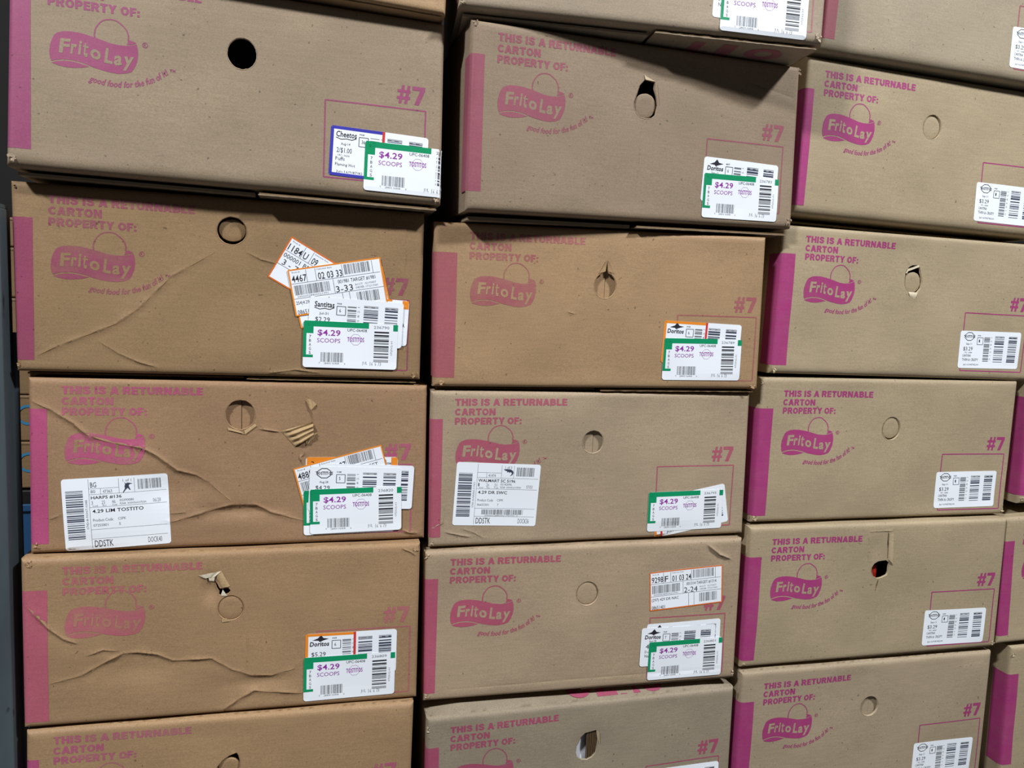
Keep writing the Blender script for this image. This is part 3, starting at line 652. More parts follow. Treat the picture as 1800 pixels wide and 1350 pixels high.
# ------------------------------------------------------------------ label artwork (mm, x right, y down)
def hexring(g, cx, cy, rx, ry, wd, n=8):
    g.line([(cx + rx * math.cos(a), cy + ry * math.sin(a)) for a in [math.pi / 8 + i * math.pi / 4 for i in range(n + 1)]], wd)
def green_label(c, tl, ang, serial, layer, note, full=True, date=True):
    gr = Shape2D(); gr.rect(1.2, 0, 103, 9); gr.rect(0, 2, 15.5, 20); gr.rect(0, 20, 4.8, 58.5); gr.rect(0, 54.5, 15.5, 58.8); gr.rect(142.5, 1.0, 150, 11.5)
    pr = Shape2D().text('$4.29', 22, 13.5, 36, 11, .016)
    lg = Shape2D().text('TOSTITOS', 69, 24, 27, 7.5, .018, 2)
    ring = Shape2D(); hexring(ring, 82.5, 27.8, 9.2, 9.2, .5)
    fp = Shape2D().text('UPC-06408', 69, 10.3, 31, 4.6)
    ct = Shape2D(); dt = Shape2D()
    for i, ch in enumerate('7BAGS'): ct.text(ch, 9.0, 23 + i * 6.5, 3.2, 4.4)
    if date: dt.text('JUL', 94, 63, 8, 6.5, -.012, 1); dt.text('16', 106.5, 63, 4.5, 6.5, -.012, 1); dt.text('6', 114.5, 63, 2.2, 6.5, -.012, 1); dt.text('73', 119.5, 63, 5, 6.5, -.012, 1)
    gy = Shape2D()
    gy.text('28400 06408', 33, 66.2, 24, 3, 0, 1); gy.text('0', 25, 65.5, 1.8, 3.2, 0, 1); gy.text('6', 65, 66, 1.8, 3.2, 0, 1)
    bc = Shape2D().bars(28, 50, 36, 15.5, 24, 5); sn = Shape2D().text(serial, 111, 4, 25, 4.4); sc = Shape2D().text('SCOOPS', 21.5, 27.5, 36.5, 6.8, .0); bl = Shape2D().bars(112, 13, 24, 46, 15, 11, True)
    lb = Shape2D().rect(112, 59, 136, 63.5)
    return c.label('price_label', tl, ang, 150, 75, layer, [('green_border', gr, GREEN), ('price_text', pr, PURPLE), ('brand_text', lg, PURPLE), ('brand_ring', ring, PURPLE2), ('code_text', fp, BLACK), ('count_text', ct, BLACK), ('date_text', dt, BLACK),
             ('barcode_digits', gy, GREY), ('serial_number', sn, GREY), ('side_number', Shape2D().text('072562-01', 139.2, 28, 3, 24, 0, 1, rot=True), GREY), ('flavour_text', sc, PURPLE), ('barcode', bc, GREY), ('ladder_barcode', bl, BLACK), ('grey_bar', lb, LGREY)], note=note)
def old_label(c, tl, ang, layer, note, brand, digit, price, date='', lines=(), border=None, code='', seed=3, star=False, oval=False):
    P = []
    bd = Shape2D(); rd_ = Shape2D()
    if border:
        bm_, x1 = border
        if x1 == 150: bd.rect(1.5, 0, 122, 14 if price is None else 3); bd.rect(139, .5, 149.5, 14); P += [('coloured_border', bd, bm_)]
    if border and x1 != 150:
        bd.rect(1.5, 0, x1, 4.6); bd.rect(0, 2, 4.6, 73); bd.rect(1.5, 70.5, x1, 75) ; rd_.rect(x1, 0, x1 + 4, 75)
        P += [('coloured_border', bd, bm_), ('red_divider', rd_, RED)]
    lg = Shape2D()
    if star:
        lg.text(brand, 7, 14, 31, 8, .03, 2, .1); lg.poly([(11, 11.5), (20, 8.2), (25, 2.5), (29, 8.0), (38, 9.5), (29, 12), (23, 14.5), (21, 12.2)])
    elif oval:
        lg.text(brand, 9, 8.3, 28, 5.8, .03, 1); hexring(lg, 23, 11.2, 11.5, 8.5, 1.3)
    else:
        lg.text(brand, 8, 7, 31, 9, .02, 2, .05); lg.line([(8, 17), (16, 19.5), (24, 18), (32, 19), (39, 16)], 1.2)
    bx = Shape2D()
    for a, b in (((43, 13), (57, 13)), ((57, 13), (57, 27)), ((57, 27), (43, 27)), ((43, 27), (43, 13))): bx.line([a, b], 1.0)
    fp = Shape2D().text(digit, 47, 17, 2.6 * len(digit), 5.5); fp.text(code or '0028', 43, 7.5, 7.5, 2.6, .02, 1)
    if date: fp.text(date, 16, 24, 14, 5)
    if price: fp.text(price, 10, 32, 23, 8.5, .0)
    for t, x, y, w, h in lines: P.append(('product_text', Shape2D().text(t, x, y, w, h, 0, 1), BLACK))
    b1 = Shape2D().bars(60, 12, 14, 50, 15, seed, True); b1.text('0 1 2 5 8 2 1', 76, 12, 3.2, 46, -.01, 1, rot=True)
    b2 = Shape2D().bars(86, 11, 23, 52, 14, seed + 1, True); b3 = Shape2D().bars(120, 11, 21, 52, 14, seed + 2, True)
    lgr = Shape2D().rect(86, 9, 109, 12.5); lgr.rect(120, 9, 141, 12.5)
    P += [('brand_text', lg, BLACK), ('case_box', bx, NAVY), ('fine_print', fp, BLACK), ('grey_barcode', b1, GREY), ('ladder_barcode', b2, NAVY), ('ladder_barcode', b3, NAVY), ('grey_bar', lgr, LGREY)]
    return c.label('price_label', tl, ang, 150, 75, layer, P, note=note)
def route_label(c, tl, ang, layer, note, a, b, d, store, slot, item, code, edge=ORANGE, letter='', seed=1, w=147, h=74):
    bd = Shape2D(); bd.line([(3, 1), (w - 3, 1)], 2.2); bd.line([(w - 1, 3), (w - 1, h - 3)], 2.2); bd.line([(w - 3, h - 1), (3, h - 1)], 2.2); bd.line([(1, h - 3), (1, 3)], 2.2)
    for cx, cy, s0 in ((3, 3, 180), (w - 3, 3, 270), (w - 3, h - 3, 0), (3, h - 3, 90)): bd.line([(cx + 2.4 * math.cos(math.radians(s0 + k * 18)), cy + 2.4 * math.sin(math.radians(s0 + k * 18))) for k in range(6)], 2.2)
    ln = Shape2D()
    for p, q in (((2, 23), (w - 4, 23)), ((2, 47), (w - 2, 47)), ((27.5, 3), (27.5, 23)), ((42, 3), (42, 23)), ((84, 3), (84, 23)), ((132, 3), (132, 23)), ((67, 23), (67, 47)), ((78, 47), (78, 72)), ((89, 47), (89, 72))): ln.line([p, q], .7)
    tx = Shape2D().text(a, 4, 10, 23, 11, .008); tx.text(b, 45, 10.5, 4.75 * len(b), 11, .008)
    if d == 'alt': tx.text(store, 4, 26.5, 45, 7); tx.text(slot, 8, 36.5, 26, 9)
    else: tx.text(store, 74, 26.5, 60, 6.5); tx.text(slot, 69, 36, 27, 10)
    tx.text(item, 4, 51, 54, 7); tx.text(code, 4, 65, 26, 7)
    if letter: tx.text(letter, 30, 10, 7, 11, .008)
    fp = Shape2D().text('Route #', 6, 4, 12, 2.6, 0, 1); fp.text('Customer Item', 44, 3.6, 24, 2.6, 0, 1); fp.text('00000028400021791' if d != 'alt' else '', 8, 42.5, 48, 3.2, 0, 1)
    fp.text('ACCT:  02199437', 100, 36, 34, 3.2, 0, 1); fp.text('ORDER: 17121196H', 100, 41, 36, 3.2, 0, 1)
    b1 = Shape2D().bars(87, 3.5, 42, 16, 22, seed); b2 = Shape2D().bars(5, 26, 56, 15.5, 34, seed + 4) if d != 'alt' else Shape2D(); b3 = Shape2D().bars(100, 50, 36, 17, 18, seed + 8)
    return c.label('route_label', tl, ang, w, h, layer, [('orange_border', bd, edge), ('ruled_lines', ln, GREY), ('route_text', tx, BLACK), ('fine_print', fp, GREY), ('barcode', b1, GREY), ('barcode', b2, GREY), ('barcode', b3, GREY)], note=note, rad=4.5)
def dock_label(c, tl, ang, layer, note, t, icon, h=115, seed=2, extra=False):
    ln = Shape2D()
    for p, q in (((37.5, 2), (37.5, h - 2)), ((37.5, 17), (80, 17)), ((37.5, 26), (147, 26)), ((54, 17), (54, 26)), ((80, 3), (80, 26)), ((102, 3), (102, 26)), ((37.5, 46), (147, 46)), ((37.5, 81), (146, 81)), ((37.5, h - 16.5), (146, h - 16.5))): ln.line([p, q], .45)
    tx = Shape2D(); st = Shape2D(); it = Shape2D(); dk = Shape2D()
    if t['a']: tx.text(t['a'], 40, 7, 8.5, 8)
    yb = h - 14; dk.text('DDSTK', 41, yb, 26, 10.5); d2 = Shape2D().text(t['dock'], 117, yb + 1, 20, 8.5, -.01)
    st.text(t['store'], 40, 28.5, t['sw'], 5.4, .012); it.text(t['item'], 41, 49.5, t['iw'], 5.6, .012)
    fp = Shape2D()
    if t['b']: fp.text(t['b'], 40, 19, 6.5, 5)
    fp.text(t['c'], 57, 19.5, 13, 5); fp.text('1 of ' + t['n'], 86, 4.5, 12, 4.2); x = 40
    for w_, k in zip((2.5, 5, 5), t['load']): fp.text(k, x, 36, w_, 5.6, -.01); x += 14.5
    fp.text('Load', 42, 42.4, 7, 2.6, 0, 1); fp.text('Box', 56, 42.4, 5, 2.6, 0, 1); fp.text('Total', 69, 42.4, 7, 2.6, 0, 1); fp.text(t['num'], 80, 35.5, 20, 3.6); fp.text('FLNA  000005661075SH', 80, 41, 37, 3.2, 0, 1); fp.text(t['date'], 127, 38, 11, 6, -.01)
    fp.text('Product Code', 41, 64, 28, 4.6); fp.text('CSPK', 76, 64, 11.5, 4); fp.text(t['pc'], 41, 72.5, 21, 4); fp.text(t['cs'], 77, 72.5, 2.4, 4)
    fp.text(t['side'], 31.5, 34, 3.4, 46, 0, 1, rot=True)
    bl = Shape2D().bars(5, 19, 24, 78, 30, seed, True); bc = Shape2D().bars(107, 6, 33, 16, 22, seed + 3)
    b4 = Shape2D()
    if extra: b4.bars(50, 83, 75, 9, 36, seed + 7); fp.text('00000028400021759701 7', 56, 92.4, 60, 3, 0, 1)
    ic = Shape2D().poly(icon)
    return c.label('shipping_label', tl, ang, 150, h, layer, [('ruled_lines', ln, GREY), ('heading_text', tx, BLACK), ('store_text', st, BLACK), ('item_text', it, BLACK), ('route_text', dk, BLACK), ('dock_text', d2, BLACK), ('fine_print', fp, GREY), ('ladder_barcode', bl, NAVY), ('barcode', bc, GREY), ('barcode', b4, GREY), ('pictogram', ic, NAVY)], note=note, rad=4.5)
SCOOP = 'white price label with green border reading $4.29'
DOR = [('Nacho', 9, 52, 18, 5.5), ('Dor', 9, 44, 10, 5)]
CANT = [('UPC - 06408', 14, 42, 18, 3), ('CANTINA', 9, 47, 21, 5), ('THIN & CRISPY', 9, 55, 40, 5.5), ('Jul-16/9/87/82/00', 13, 66, 38, 4.5)]

# ------------------------------------------------------------------ setting
def slab(name, lo, hi, mat, kind='structure'):
    (a, b, c), (d, e, f) = lo, hi
    v = [(a, b, c), (d, b, c), (d, e, c), (a, e, c), (a, b, f), (d, b, f), (d, e, f), (a, e, f)]
    return mesh_obj(name, v, [(0, 3, 2, 1), (4, 5, 6, 7), (0, 1, 5, 4), (1, 2, 6, 5), (2, 3, 7, 6), (3, 0, 4, 7)], mat, None, False, kind)
m, nt, b_ = _new('concrete_floor')
nt.links.new(ramp(nt, noise_tex(nt, 5, 6), [(0.3, (.050, .050, .052)), (0.7, (.085, .083, .080))]), b_.inputs['Base Color']); b_.inputs['Roughness'].default_value = .6
slab('floor', (-3, -4, -1.06), (5, 1.2, -1.0), m)
slab('wall_back', (-3, 1.0, -1.0), (5, 1.1, 2.6), mat_flat('wall_shade_black', (15, 15, 15), .8))  # near-black colour stands in for the deep shade behind the cartons

# ------------------------------------------------------------------ the cartons
NOTE = {
'T0':'tan carton cut off by the top edge, above the carton with the blue-bordered sticker',
'T1':'pale carton at the top edge jutting out furthest, its bottom flap showing pink print',
'T2':'pale carton in the top right corner above the carton with an intact hand-hole disc',
'A0':'grey-brown carton with a black round hand hole and a blue-bordered sticker at its corner',
'B0':'grey-brown carton in the middle stack, its hand-hole disc slipped below a dark notch',
'C0':'carton with an intact punched hand-hole disc and scuffed ring, second from top on the right',
'A1':'brown carton with a loose pile of tilted orange-edged route labels beside its hand hole',
'B1':'brown carton with a small peeled tear above its hand hole in the middle stack',
'C1':'carton with a white-rimmed torn hand hole, directly below the one with the intact disc',
'A2':'battered carton with a long diagonal crease, torn dent and a large white shipping label',
'B2':'greyish carton with a white shipping label covering part of its emblem',
'C2':'clean carton with a loose grey disc in its hand hole, above the split one',
'A3':'creased brown carton with a ragged tear running up from its closed hand hole',
'B3':'carton with one orange-edged route label above its white price labels',
'C3':'carton with a split strip above a black hand hole showing a red bag',
'A4':'brown carton at the bottom left corner with faded print, cut off by the picture edge',
'B4':'greyish carton at the bottom centre with a torn hand hole showing a white bag',
'C4':'carton at the bottom right with an open hand hole and a slanting white price label',
'D2':'carton at the far right edge beside the one with the loose disc, mostly cut off',
'D3':'carton at the far right edge with a narrow magenta stripe beside the split carton',
'D4':'carton in the lower right corner with a broad magenta stripe in half shadow'}
K = {}
for key in POSE:
    c = Carton(key); K[key] = c; tag(c.root, NOTE[key], 'carton', 'returnable chip cartons in stacks'); c.body()
dyl = {'A1':1.5,'A2':2,'A3':10,'A0':-3,'B0':-2,'B1':2,'B2':3,'C2':-2,'B3':-2,'C3':-2}
for key, c in K.items(): c.print_front(dy=dyl.get(key, 0.0), tail=(key not in ('B1', 'A2', 'A3')))

# labels, undermost first
c = K['A0']
old_label(c, (434, -179), -1.5, 0, 'white price label with thick blue border, partly covered', 'Cheetos', '36', '2/$1.00', 'Aug-14', [('UPC - 06206', 12, 42, 18, 3), ('Puffs', 9, 46, 14, 5.5), ('Flaming Hot', 9, 55, 30, 6), ('Jun-16/9/87/82', 11, 66, 40, 5)], (BLUE, 78), seed=21)
green_label(c, (486, -197), -.6, '237255', 1, SCOOP + ', creased round the corner')
c = K['A1']
route_label(c, (389, -51), -28.6, 0, 'orange-edged route label numbered 1184, steeply tilted', '1184', '09', 'alt', '000001 BR', '3 - 7', '', '', DORANGE, 'U', 31)
route_label(c, (389, -123.6), 14, 1, 'orange-edged route label almost hidden under the tilted one', '2118', '01 05 08', '', '001981', '3-B', '', '', ORANGE, '', 33)
old_label(c, (428, -138), -1.8, 2, 'white label with an orange corner, mostly hidden', 'Ruffles', '6', '', '', [('R', 141, 38, 4, 6)], (ORANGE, 150), seed=41)
route_label(c, (383.5, -104), 11.6, 3, 'orange-edged route label numbered 4467, tilted over the others', '4467', '02 03 33', '', '001981 TARGET #1981', '3-33', '254)4.29 DR NACHO', '0865140', ORANGE, '', 35)
old_label(c, (419, -143), -1.4, 4, 'white price label reading $2.29 above the green one', 'Santitas', '6', '$2.29', 'Jul-31', [], None, '9028', 45)
green_label(c, (410.5, -182), -.1, '236790', 5, SCOOP)
c = K['A2']
old_label(c, (404, -128), -.5, 0, 'plain label with a broad orange top edge, mostly hidden', 'Ruffles', '6', None, '', [('33', 124, 4, 7, 6)], (ORANGE, 150), seed=51)
route_label(c, (384, -147), 15.4, 1, 'orange-edged route label numbered 4885, tilted', '4885', '01 01 07', '', '00019 TARGET', '1 03', 'ORTG', '000', ORANGE, '', 53)
green_label(c, (401, -184), 1.0, '236818', 2, SCOOP + ', lower of two')
old_label(c, (432, -139), -2.0, 3, 'white price label sticking out on the right', 'Lays', '5', '', '', [], None, '', 57)
old_label(c, (411, -143), -1.8, 4, 'white price label reading Aug-28 $4.29', 'TOSTITOS', '5', '$4.29', 'Aug-28', [], None, '0188', 55, oval=True)
green_label(c, (411, -182), 1.2, '236820', 5, SCOOP + ', upper of two')
runner = [(88, 9), (90, 12), (92, 10.5), (95, 11), (100, 12.5), (95.5, 13.2), (94, 15), (95, 19), (96.5, 22), (95, 22.5), (92.5, 19), (90, 21), (86, 26), (85, 25.5), (88.5, 19.5), (88, 16), (89, 13)]
dock_label(c, (44.5, -159.5), 3.0, 0, 'large white shipping label, tilted up to the right', dict(a='BG', b='80', c='47363', n='1', store='HARPS #136', sw=43, item='4.29 LIM TOSTITO', iw=72, load=('3', '25', '46'), num='02390080', date='06/28', pc='07255801', cs='5', dock='DOCK40', side='0743-8-90007-0388'), runner, 112.5)
c = K['A3']
old_label(c, (405.5, -146), .2, 0, 'white label with an orange left edge reading $5.29', 'Doritos', '6', '$5.29', '', [], (ORANGE, 78), '', 61, star=True)
green_label(c, (403.5, -186), .4, '236809', 1, SCOOP)
c = K['B0']
old_label(c, (421, -171.5), -1.4, 0, 'white price label with black star logo, partly covered', 'Doritos', '6', '', 'Sep-11', [], None, '8877', 63, star=True)
green_label(c, (423, -199), .3, '236783', 1, SCOOP)
c = K['B1']
old_label(c, (399.5, -152), -1.8, 0, 'white label with an orange corner and black star logo', 'Doritos', '6', '$5.29', '', [], (ORANGE, 80), '', 65, star=True)
green_label(c, (401, -183.5), .3, '236789', 1, SCOOP)
c = K['B2']
shrimp = [(83, 10), (90, 9.5), (96, 10), (100, 12.5), (101.5, 16), (99.5, 20), (95, 22.5), (98, 18.5), (98, 16), (95.5, 14.5), (94, 17), (92.5, 14), (90, 16), (89.5, 13), (87, 13)]
dock_label(c, (53.5, -126), -3.1, 0, 'large white shipping label, tilted down to the right', dict(a='', b='', c='41474', n='3', store='WALMART SC 5196', sw=66, item='4.29 DR SWC', iw=52, load=('1', '26', '31'), num='02182096', date='07/03', pc='06653301', cs='7', dock='DOCK36', side='0749-8-NNNS-0 NO'), shrimp, 112, 8, True)
old_label(c, (414, -204), 10.5, 0, 'tilted white label with an orange and red corner under the green one', 'Doritos', '7', '', '', [('Jun 7 1 33 17', 24, 66, 60, 5)], (ORANGE, 12), '', 67)
green_label(c, (409.7, -189.5), .7, '236795', 1, SCOOP)
c = K['B3']
route_label(c, (417.5, -55), 3.8, 0, 'orange-edged route label numbered 9298', '9298', '01 03 24', '', '001314 TARGET #1314', '2-24', '(297) 429 DR NAC', '08651401', DORANGE, 'F', 37)
old_label(c, (419, -154), 1.0, 0, 'white price label peeping out at the top', 'Doritos', '7', '', '', [], None, '9028', 69, star=True)
old_label(c, (409, -161), -.4, 1, 'white price label with black star logo sticking out on the left', 'Doritos', '7', '4.29', 'Aug-28', DOR, None, '9228', 71, star=True)
green_label(c, (425, -189), .5, '236801', 2, SCOOP)
for key, tl, an in (('C0', (413.3, -180.3), -.3), ('C1', (417.6, -178), .6), ('C2', (414.5, -178.8), .4), ('C3', (412.2, -180.7), -.6), ('C4', (413.5, -181.7), -.5), ('T2', (413.5, -181), 0), ('D2', (413, -180), 0), ('D3', (413, -180), 0)):
    old_label(K[key], tl, an, 0, 'white price label reading $3.29', 'TOSTITOS', '1', '$3.29', 'Sep-11', CANT, None, '', 73, oval=True)
old_label(K['B4'], (428, -151), -.6, 0, 'white price label cut off by the picture edge', 'Doritos', '6', '', '', [], None, '', 75, star=True)
c = K['T1']
old_label(c, (407, -176), -1.0, 0, 'white price label sticking out on the left', 'Doritos', '7', '4.29', '', DOR, None, '', 77, star=True)
green_label(c, (420, -195), -.5, '236777', 1, SCOOP)

# worn corners
for key, u, v, sz, sd in (('B0', 600, -272, 9, 1), ('B0', 598, -10, 9, 2), ('B0', 10, -6, 7, 3), ('C1', 4, -266, 9, 4), ('C2', 6, -264, 8, 5), ('B1', 580, -268, 8, 6), ('A1', 592, -266, 10, 7), ('A1', 8, -268, 7, 8),
                          ('A2', 10, -262, 8, 9), ('A3', 2, -10, 10, 10), ('A3', 584, -8, 8, 11), ('B3', 8, -12, 8, 12), ('B3', 14, -264, 7, 13), ('B3', 600, -262, 8, 14), ('B2', 14, -268, 6, 15), ('C3', 6, -264, 6, 16), ('C2', 588, -262, 6, 17),
                          ('T1', 592, -264, 10, 18), ('T1', 6, -268, 6, 19), ('C3', 588, -262, 6, 20), ('B4', 8, -18, 10, 21), ('A0', 4, -272, 9, 22), ('D4', 8, -6, 8, 23), ('B1', 6, -268, 7, 24), ('C2', 2, -2, 7, 25), ('A1', 4, -8, 5, 26), ('A0', 600, -276, 7, 27), ('D2', 6, -268, 7, 28)):
    K[key].fray(u, v, sz, sd)
# torn faces
c = K['A2']
lt = mat_card((186, 158, 118), 3.0)
c.patch('torn_flap', [(364.7, -84.3), (414.1, -69.3), (416, -92), (386.6, -109.5)], lambda a, b: 1.0 + 5.0 * min(1, a * 3, b * 2 + .4) + 1.9 * math.sin(b * 21 + a * 2) * min(1, a * 4), lt, 22, 30)
c.patch('torn_flap', [(406, -88), (421.4, -87), (416, -97), (403, -108)], lambda a, b: 2.5 + 2.0 * math.sin(a * 8 + b * 5), lt, 10, 10)
c.patch('torn_flap', [(401.5, -30), (412, -33), (419.5, -40.4), (410.2, -50.4)], lambda a, b: 1 + 2.2 * abs(math.sin(a * 4 + b * 2.5)), lt, 8, 8)
c.patch('torn_flap', [(283, -79), (300, -83.5), (309.5, -89.5), (284, -83)], lambda a, b: .8 + .8 * b, lt, 8, 3)
c.patch('torn_flap', [(308, -84), (324, -73), (327, -76), (309.5, -90)], lambda a, b: .8 + .8 * b, lt, 8, 3)
c = K['A3']
wh = mat_card((226, 216, 192), 3.0)
c.patch('torn_flap', [(240.1, -37.5), (273.9, -32), (264, -41.5), (250, -43)], lambda a, b: 1 + 1.4 * abs(math.sin(a * 7 + b)), wh, 14, 4)
c.patch('torn_flap', [(255, -40), (265, -39), (263.4, -48.5), (256, -47.5)], lambda a, b: 1.4 + 1.2 * b, wh, 6, 4)
c.patch('torn_flap', [(266.4, -42), (273.9, -31), (287.5, -58), (276.3, -60)], lambda a, b: .5 + 1.0 * math.sin(a * 3.1) + .35 * math.sin(b * 9 + a * 4), mat_card((190, 162, 122), 3.0), 8, 10)
c.patch('torn_flap', [(276.4, -63.3), (277, -63.4), (283.3, -73.6), (273.4, -73.1)], lambda a, b: .8, wh, 4, 6)
c.patch('torn_flap', [(275, -112), (282, -110), (288, -116), (276, -117)], lambda a, b: 1.0, lt, 6, 3)
c = K['C3']
c.patch('torn_strip', [(306.4, -8), (318.2, -8.4), (323.5, -80), (311.5, -67.6)], lambda a, b: .8 + 2.0 * math.sin(a * 3.1), mat_card((186, 168, 138), 3.0), 6, 20)
K['B1'].patch('torn_strip', [(287.5, -53), (289, -53), (300, -74), (290, -71)], lambda a, b: .6 + 1.6 * a, mat_card((180, 150, 112), 3.0), 6, 8)
K['B1'].patch('torn_strip', [(285, -53), (287, -53), (285, -71), (273, -75)], lambda a, b: .6 + 1.4 * (1 - a), mat_card((180, 150, 112), 3.0), 6, 8)
K['B0'].patch('torn_strip', [(319.1, -60.4), (322, -62), (328, -96), (323.5, -84)], lambda a, b: .4 + 1.8 * a, mat_card((178, 158, 130), 3.0), 5, 10)
K['B0'].patch('torn_strip', [(299, -50), (303, -53), (320, -60), (301.5, -58.5)], lambda a, b: .4 + 1.2 * b, mat_card((190, 170, 140), 3.0), 6, 5)
cw = mat_card((222, 210, 184), 3.0)
K['C1'].patch('torn_strip', [(274.5, -72), (278.5, -63), (281, -65), (277, -73)], lambda a, b: 1.0, cw, 4, 3)
K['C1'].patch('torn_strip', [(278, -64), (303, -54.5), (304.5, -58.5), (280, -68)], lambda a, b: 1.0 + .8 * math.sin(a * 3), cw, 8, 3)
K['C1'].patch('torn_strip', [(284, -108), (306, -108), (300, -121), (288, -117)], lambda a, b: 1.2 * math.sin(b * 3.1), cw, 8, 6)
K['B4'].patch('torn_strip', [(320, -55), (326, -60), (328, -82), (322, -70)], lambda a, b: .5 + 1.5 * a, mat_card((176, 160, 130), 3.0), 5, 8)
# print on flaps
def flap_print(c, letters, y0, y1, zfun):
    """big pink lettering on a horizontal panel; letters: (character, left, right) in mm; y0 = foot of the letters"""
    g = Shape2D()
    for ch, a, b in letters: g.block(ch, a, 0, b - a, 1)
    P = [(u / 1000, (y0 + (1 - t) * (y1 - y0)) / 1000, zfun(u, y0 + (1 - t) * (y1 - y0)) / 1000 + c.hb) for u, t in g.v]
    mesh_obj('panel_lettering', P, g.f, c.ink, c.root)
flap_print(K['T1'], (('T', 372, 428), ('I', 440, 468), ('O', 488, 556)), 26, 78, lambda u, y: -282.4 + y * K['T1'].back.z)
c = K['B4']
flap_print(c, (('O', 268, 318), ('E', 326, 366), ('N', 372, 412), ('S', 420, 460)), 12, 60, lambda u, y: 5 - 9 * (u - 5) / 598 + 15 * min(1, max(0, y - 8) / 50) ** .7 + .25 + y * c.back.z)

# ------------------------------------------------------------------ things glimpsed inside two cartons
def bag(key, label, lo, hi, y, cols, fat=.03):
    c = K[key]; root = bpy.data.objects.new('chip_bag', None); COL.objects.link(root)
    root.matrix_world = c.M @ Matrix.Translation(((lo[0] + hi[0]) / 2000, y / 1000, lo[1] / 1000 + c.hb)); tag(root, label, 'bag')
    w, h = (hi[0] - lo[0]) / 1000, (hi[1] - lo[1]) / 1000; n = 24; k = len(cols)
    for ci, (x0, x1, rgb) in enumerate(cols):
        vv = []; ff = []; m = 10
        for i in range(m + 1):
            a = x0 + (x1 - x0) * i / m
            for j in range(n + 1):
                b = j / n; bul = math.sin(math.pi * a) ** .5 * math.sin(math.pi * (.06 + .88 * b)) ** .5
                wr = .0022 * math.sin(a * 23 + b * 9) + .0015 * math.sin(b * 31 - a * 13)
                vv.append(((a - .5) * w, -fat * bul + wr, b * h)); vv.append(((a - .5) * w, fat * bul + .006, b * h))
        q = n + 1
        for i in range(m):
            for j in range(n):
                for s_ in (0, 1):
                    A = 2 * (i * q + j) + s_; B = 2 * ((i + 1) * q + j) + s_; ff.append((A, B, B + 2, A + 2) if s_ == 0 else (A, A + 2, B + 2, B))
        mt = mat_flat('bag_film', rgb, .25, .5); mesh_obj('bag_panel', vv, ff, mt, root, True)
bag('B4', 'white plastic snack bag behind the torn hand hole at the bottom centre', (205, -262), (336, -40), 36, [(0, 1, (222, 226, 236))])
bag('C3', 'red snack bag behind the black hand hole of the split carton', (203, -262), (304, -86), 22, [(0, .79, (190, 180, 60)), (.79, .82, (235, 225, 180)), (.82, 1, (190, 45, 35))], .012)
# corrugated divider inside the bottom centre carton
c = K['B4']; vv = []; ff = []
for i in range(41):
    u = 302 + 26 * i / 40; yy = 3.5 + 1.6 * math.sin(i * 1.26)
    vv += [(u / 1000, yy / 1000, c.hb - .25), (u / 1000, yy / 1000, c.hb - .02)]
    if i: ff.append((2 * i - 2, 2 * i, 2 * i + 1, 2 * i - 1))
mesh_obj('corrugated_divider', vv, ff, mat_card((110, 90, 66), 5.0), c.root, True)

# ------------------------------------------------------------------ left edge: rack post, far cartons, blue bin
steel, nt, b_ = _new('blue_grey_steel')
f1 = ramp(nt, noise_tex(nt, 9, 6, (1, 1, .35)), [(0.35, (.045, .062, .072)), (0.62, (.075, .100, .115))])
f2 = ramp(nt, noise_tex(nt, 34, 4, (1, 1, .5), 4), [(0.26, 0.25), (0.33, 1.0)])
nt.links.new(mix_col(nt, 1.0, f1, f2, 'MULTIPLY'), b_.inputs['Base Color']); b_.inputs['Roughness'].default_value = .5; b_.inputs['Metallic'].default_value = .15
def box_verts(lo, hi):
    (a, b, c), (d, e, f) = lo, hi
    return ([(a, b, c), (d, b, c), (d, e, c), (a, e, c), (a, b, f), (d, b, f), (d, e, f), (a, e, f)], [(0, 3, 2, 1), (4, 5, 6, 7), (0, 1, 5, 4), (1, 2, 6, 5), (2, 3, 7, 6), (3, 0, 4, 7)])
post = bpy.data.objects.new('rack_post', None); COL.objects.link(post); post.location = (-.03, 0, -1.0); tag(post, 'blue-grey steel rack post at the left picture edge', 'post')
def part(name, lo, hi, mat, parent, bevel=.002):
    v, f = box_verts(lo, hi); o = mesh_obj(name, v, f, mat, parent)
    if bevel: md = o.modifiers.new('bevel', 'BEVEL'); md.width = bevel; md.segments = 2
    return o
part('upright', (-.062, .000, 0), (.032, .040, 1.11), steel, post)
part('cap', (-.062, .002, 1.11), (.030, .038, 1.116), steel, post, .001)
part('base_plate', (-.085, -.02, 0), (.034, .075, .008), steel, post)
part('flange', (.026, .040, .008), (.037, .046, .93), steel, post, .001)
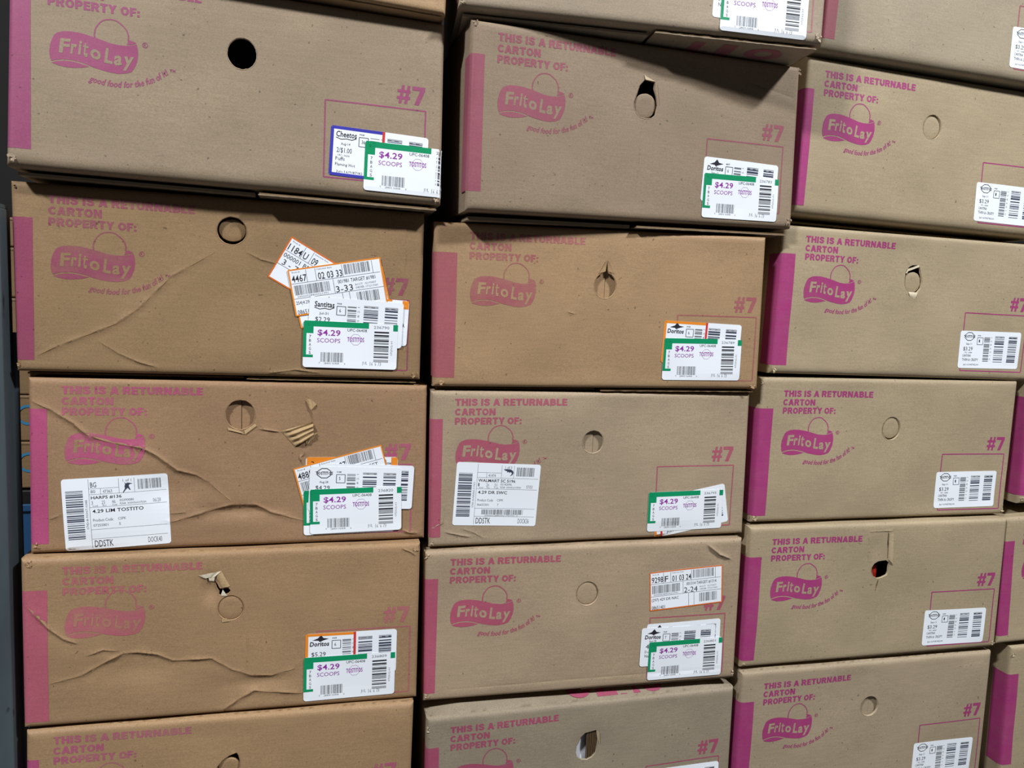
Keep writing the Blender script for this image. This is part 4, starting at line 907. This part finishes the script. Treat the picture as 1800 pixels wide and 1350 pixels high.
for zz in (.62, .93): part('bolt', (-.004, -.006, zz), (.008, .0, zz + .012), steel, post, .002)
far = [(-.4074, -.3125), (-.3105, -.2179), (-.2159, -.122), (-.120, -.0249), (-.0229, .0738), (.0758, .1320)]
tan = mat_card((140, 114, 82), 11.0); cya = mat_flat('cyan_print', (60, 135, 180), .5)
WHERE = ['lowest', 'second lowest', 'third lowest', 'third highest', 'second highest', 'topmost']
for i, (z0, z1) in enumerate(far):
    r = bpy.data.objects.new('slim_carton', None); COL.objects.link(r); r.location = (-.31, .45, z0)
    tag(r, 'slim far carton seen past the rack post, %s of its stack' % WHERE[i], 'carton', 'slim cartons behind the rack post')
    dx = .004 * math.sin(i * 2.1)
    part('body', (-.18 + dx, 0, 0), (.20 + dx, .32, z1 - z0), tan, r, .003)
    part('tape_seam', (-.18 + dx, -.0006, (z1 - z0) - .006), (.20 + dx, .0, (z1 - z0) - .0045), mat_card((110, 88, 60), 6.0), r, 0)
    if i < 2:
        g = Shape2D(); g.line([(.019 * math.cos(a), .018 * math.sin(a)) for a in [math.radians(50 + k * 10) for k in range(27)]], .005)
        mesh_obj('ring_mark', [(.191 + x, -.0012, .053 + y) for x, y in g.v], g.f, cya, r)
bn = bpy.data.objects.new('plastic_bin', None); COL.objects.link(bn); bn.location = (-.31, .45, -1.0); tag(bn, 'blue plastic bin low behind the rack post', 'bin')
blu = mat_flat('blue_plastic', (40, 82, 125), .4)
part('wall', (-.2, 0, 0), (.24, .012, .555), blu, bn); part('wall', (-.2, .318, 0), (.24, .33, .555), blu, bn); part('wall', (-.2, .012, 0), (-.188, .318, .555), blu, bn)
part('wall', (.228, .012, 0), (.24, .318, .555), blu, bn); part('base', (-.188, .012, 0), (.228, .318, .012), blu, bn, 0)
part('rim', (-.206, -.006, .545), (.246, .0, .560), blu, bn, .002); part('gap_slab', (-.2, 0, .555), (.24, .33, .588), mat_flat('gap_shade_black', (28, 28, 30), .5), bn, .003)  # black slab added for the dark gap between bin and slim cartons
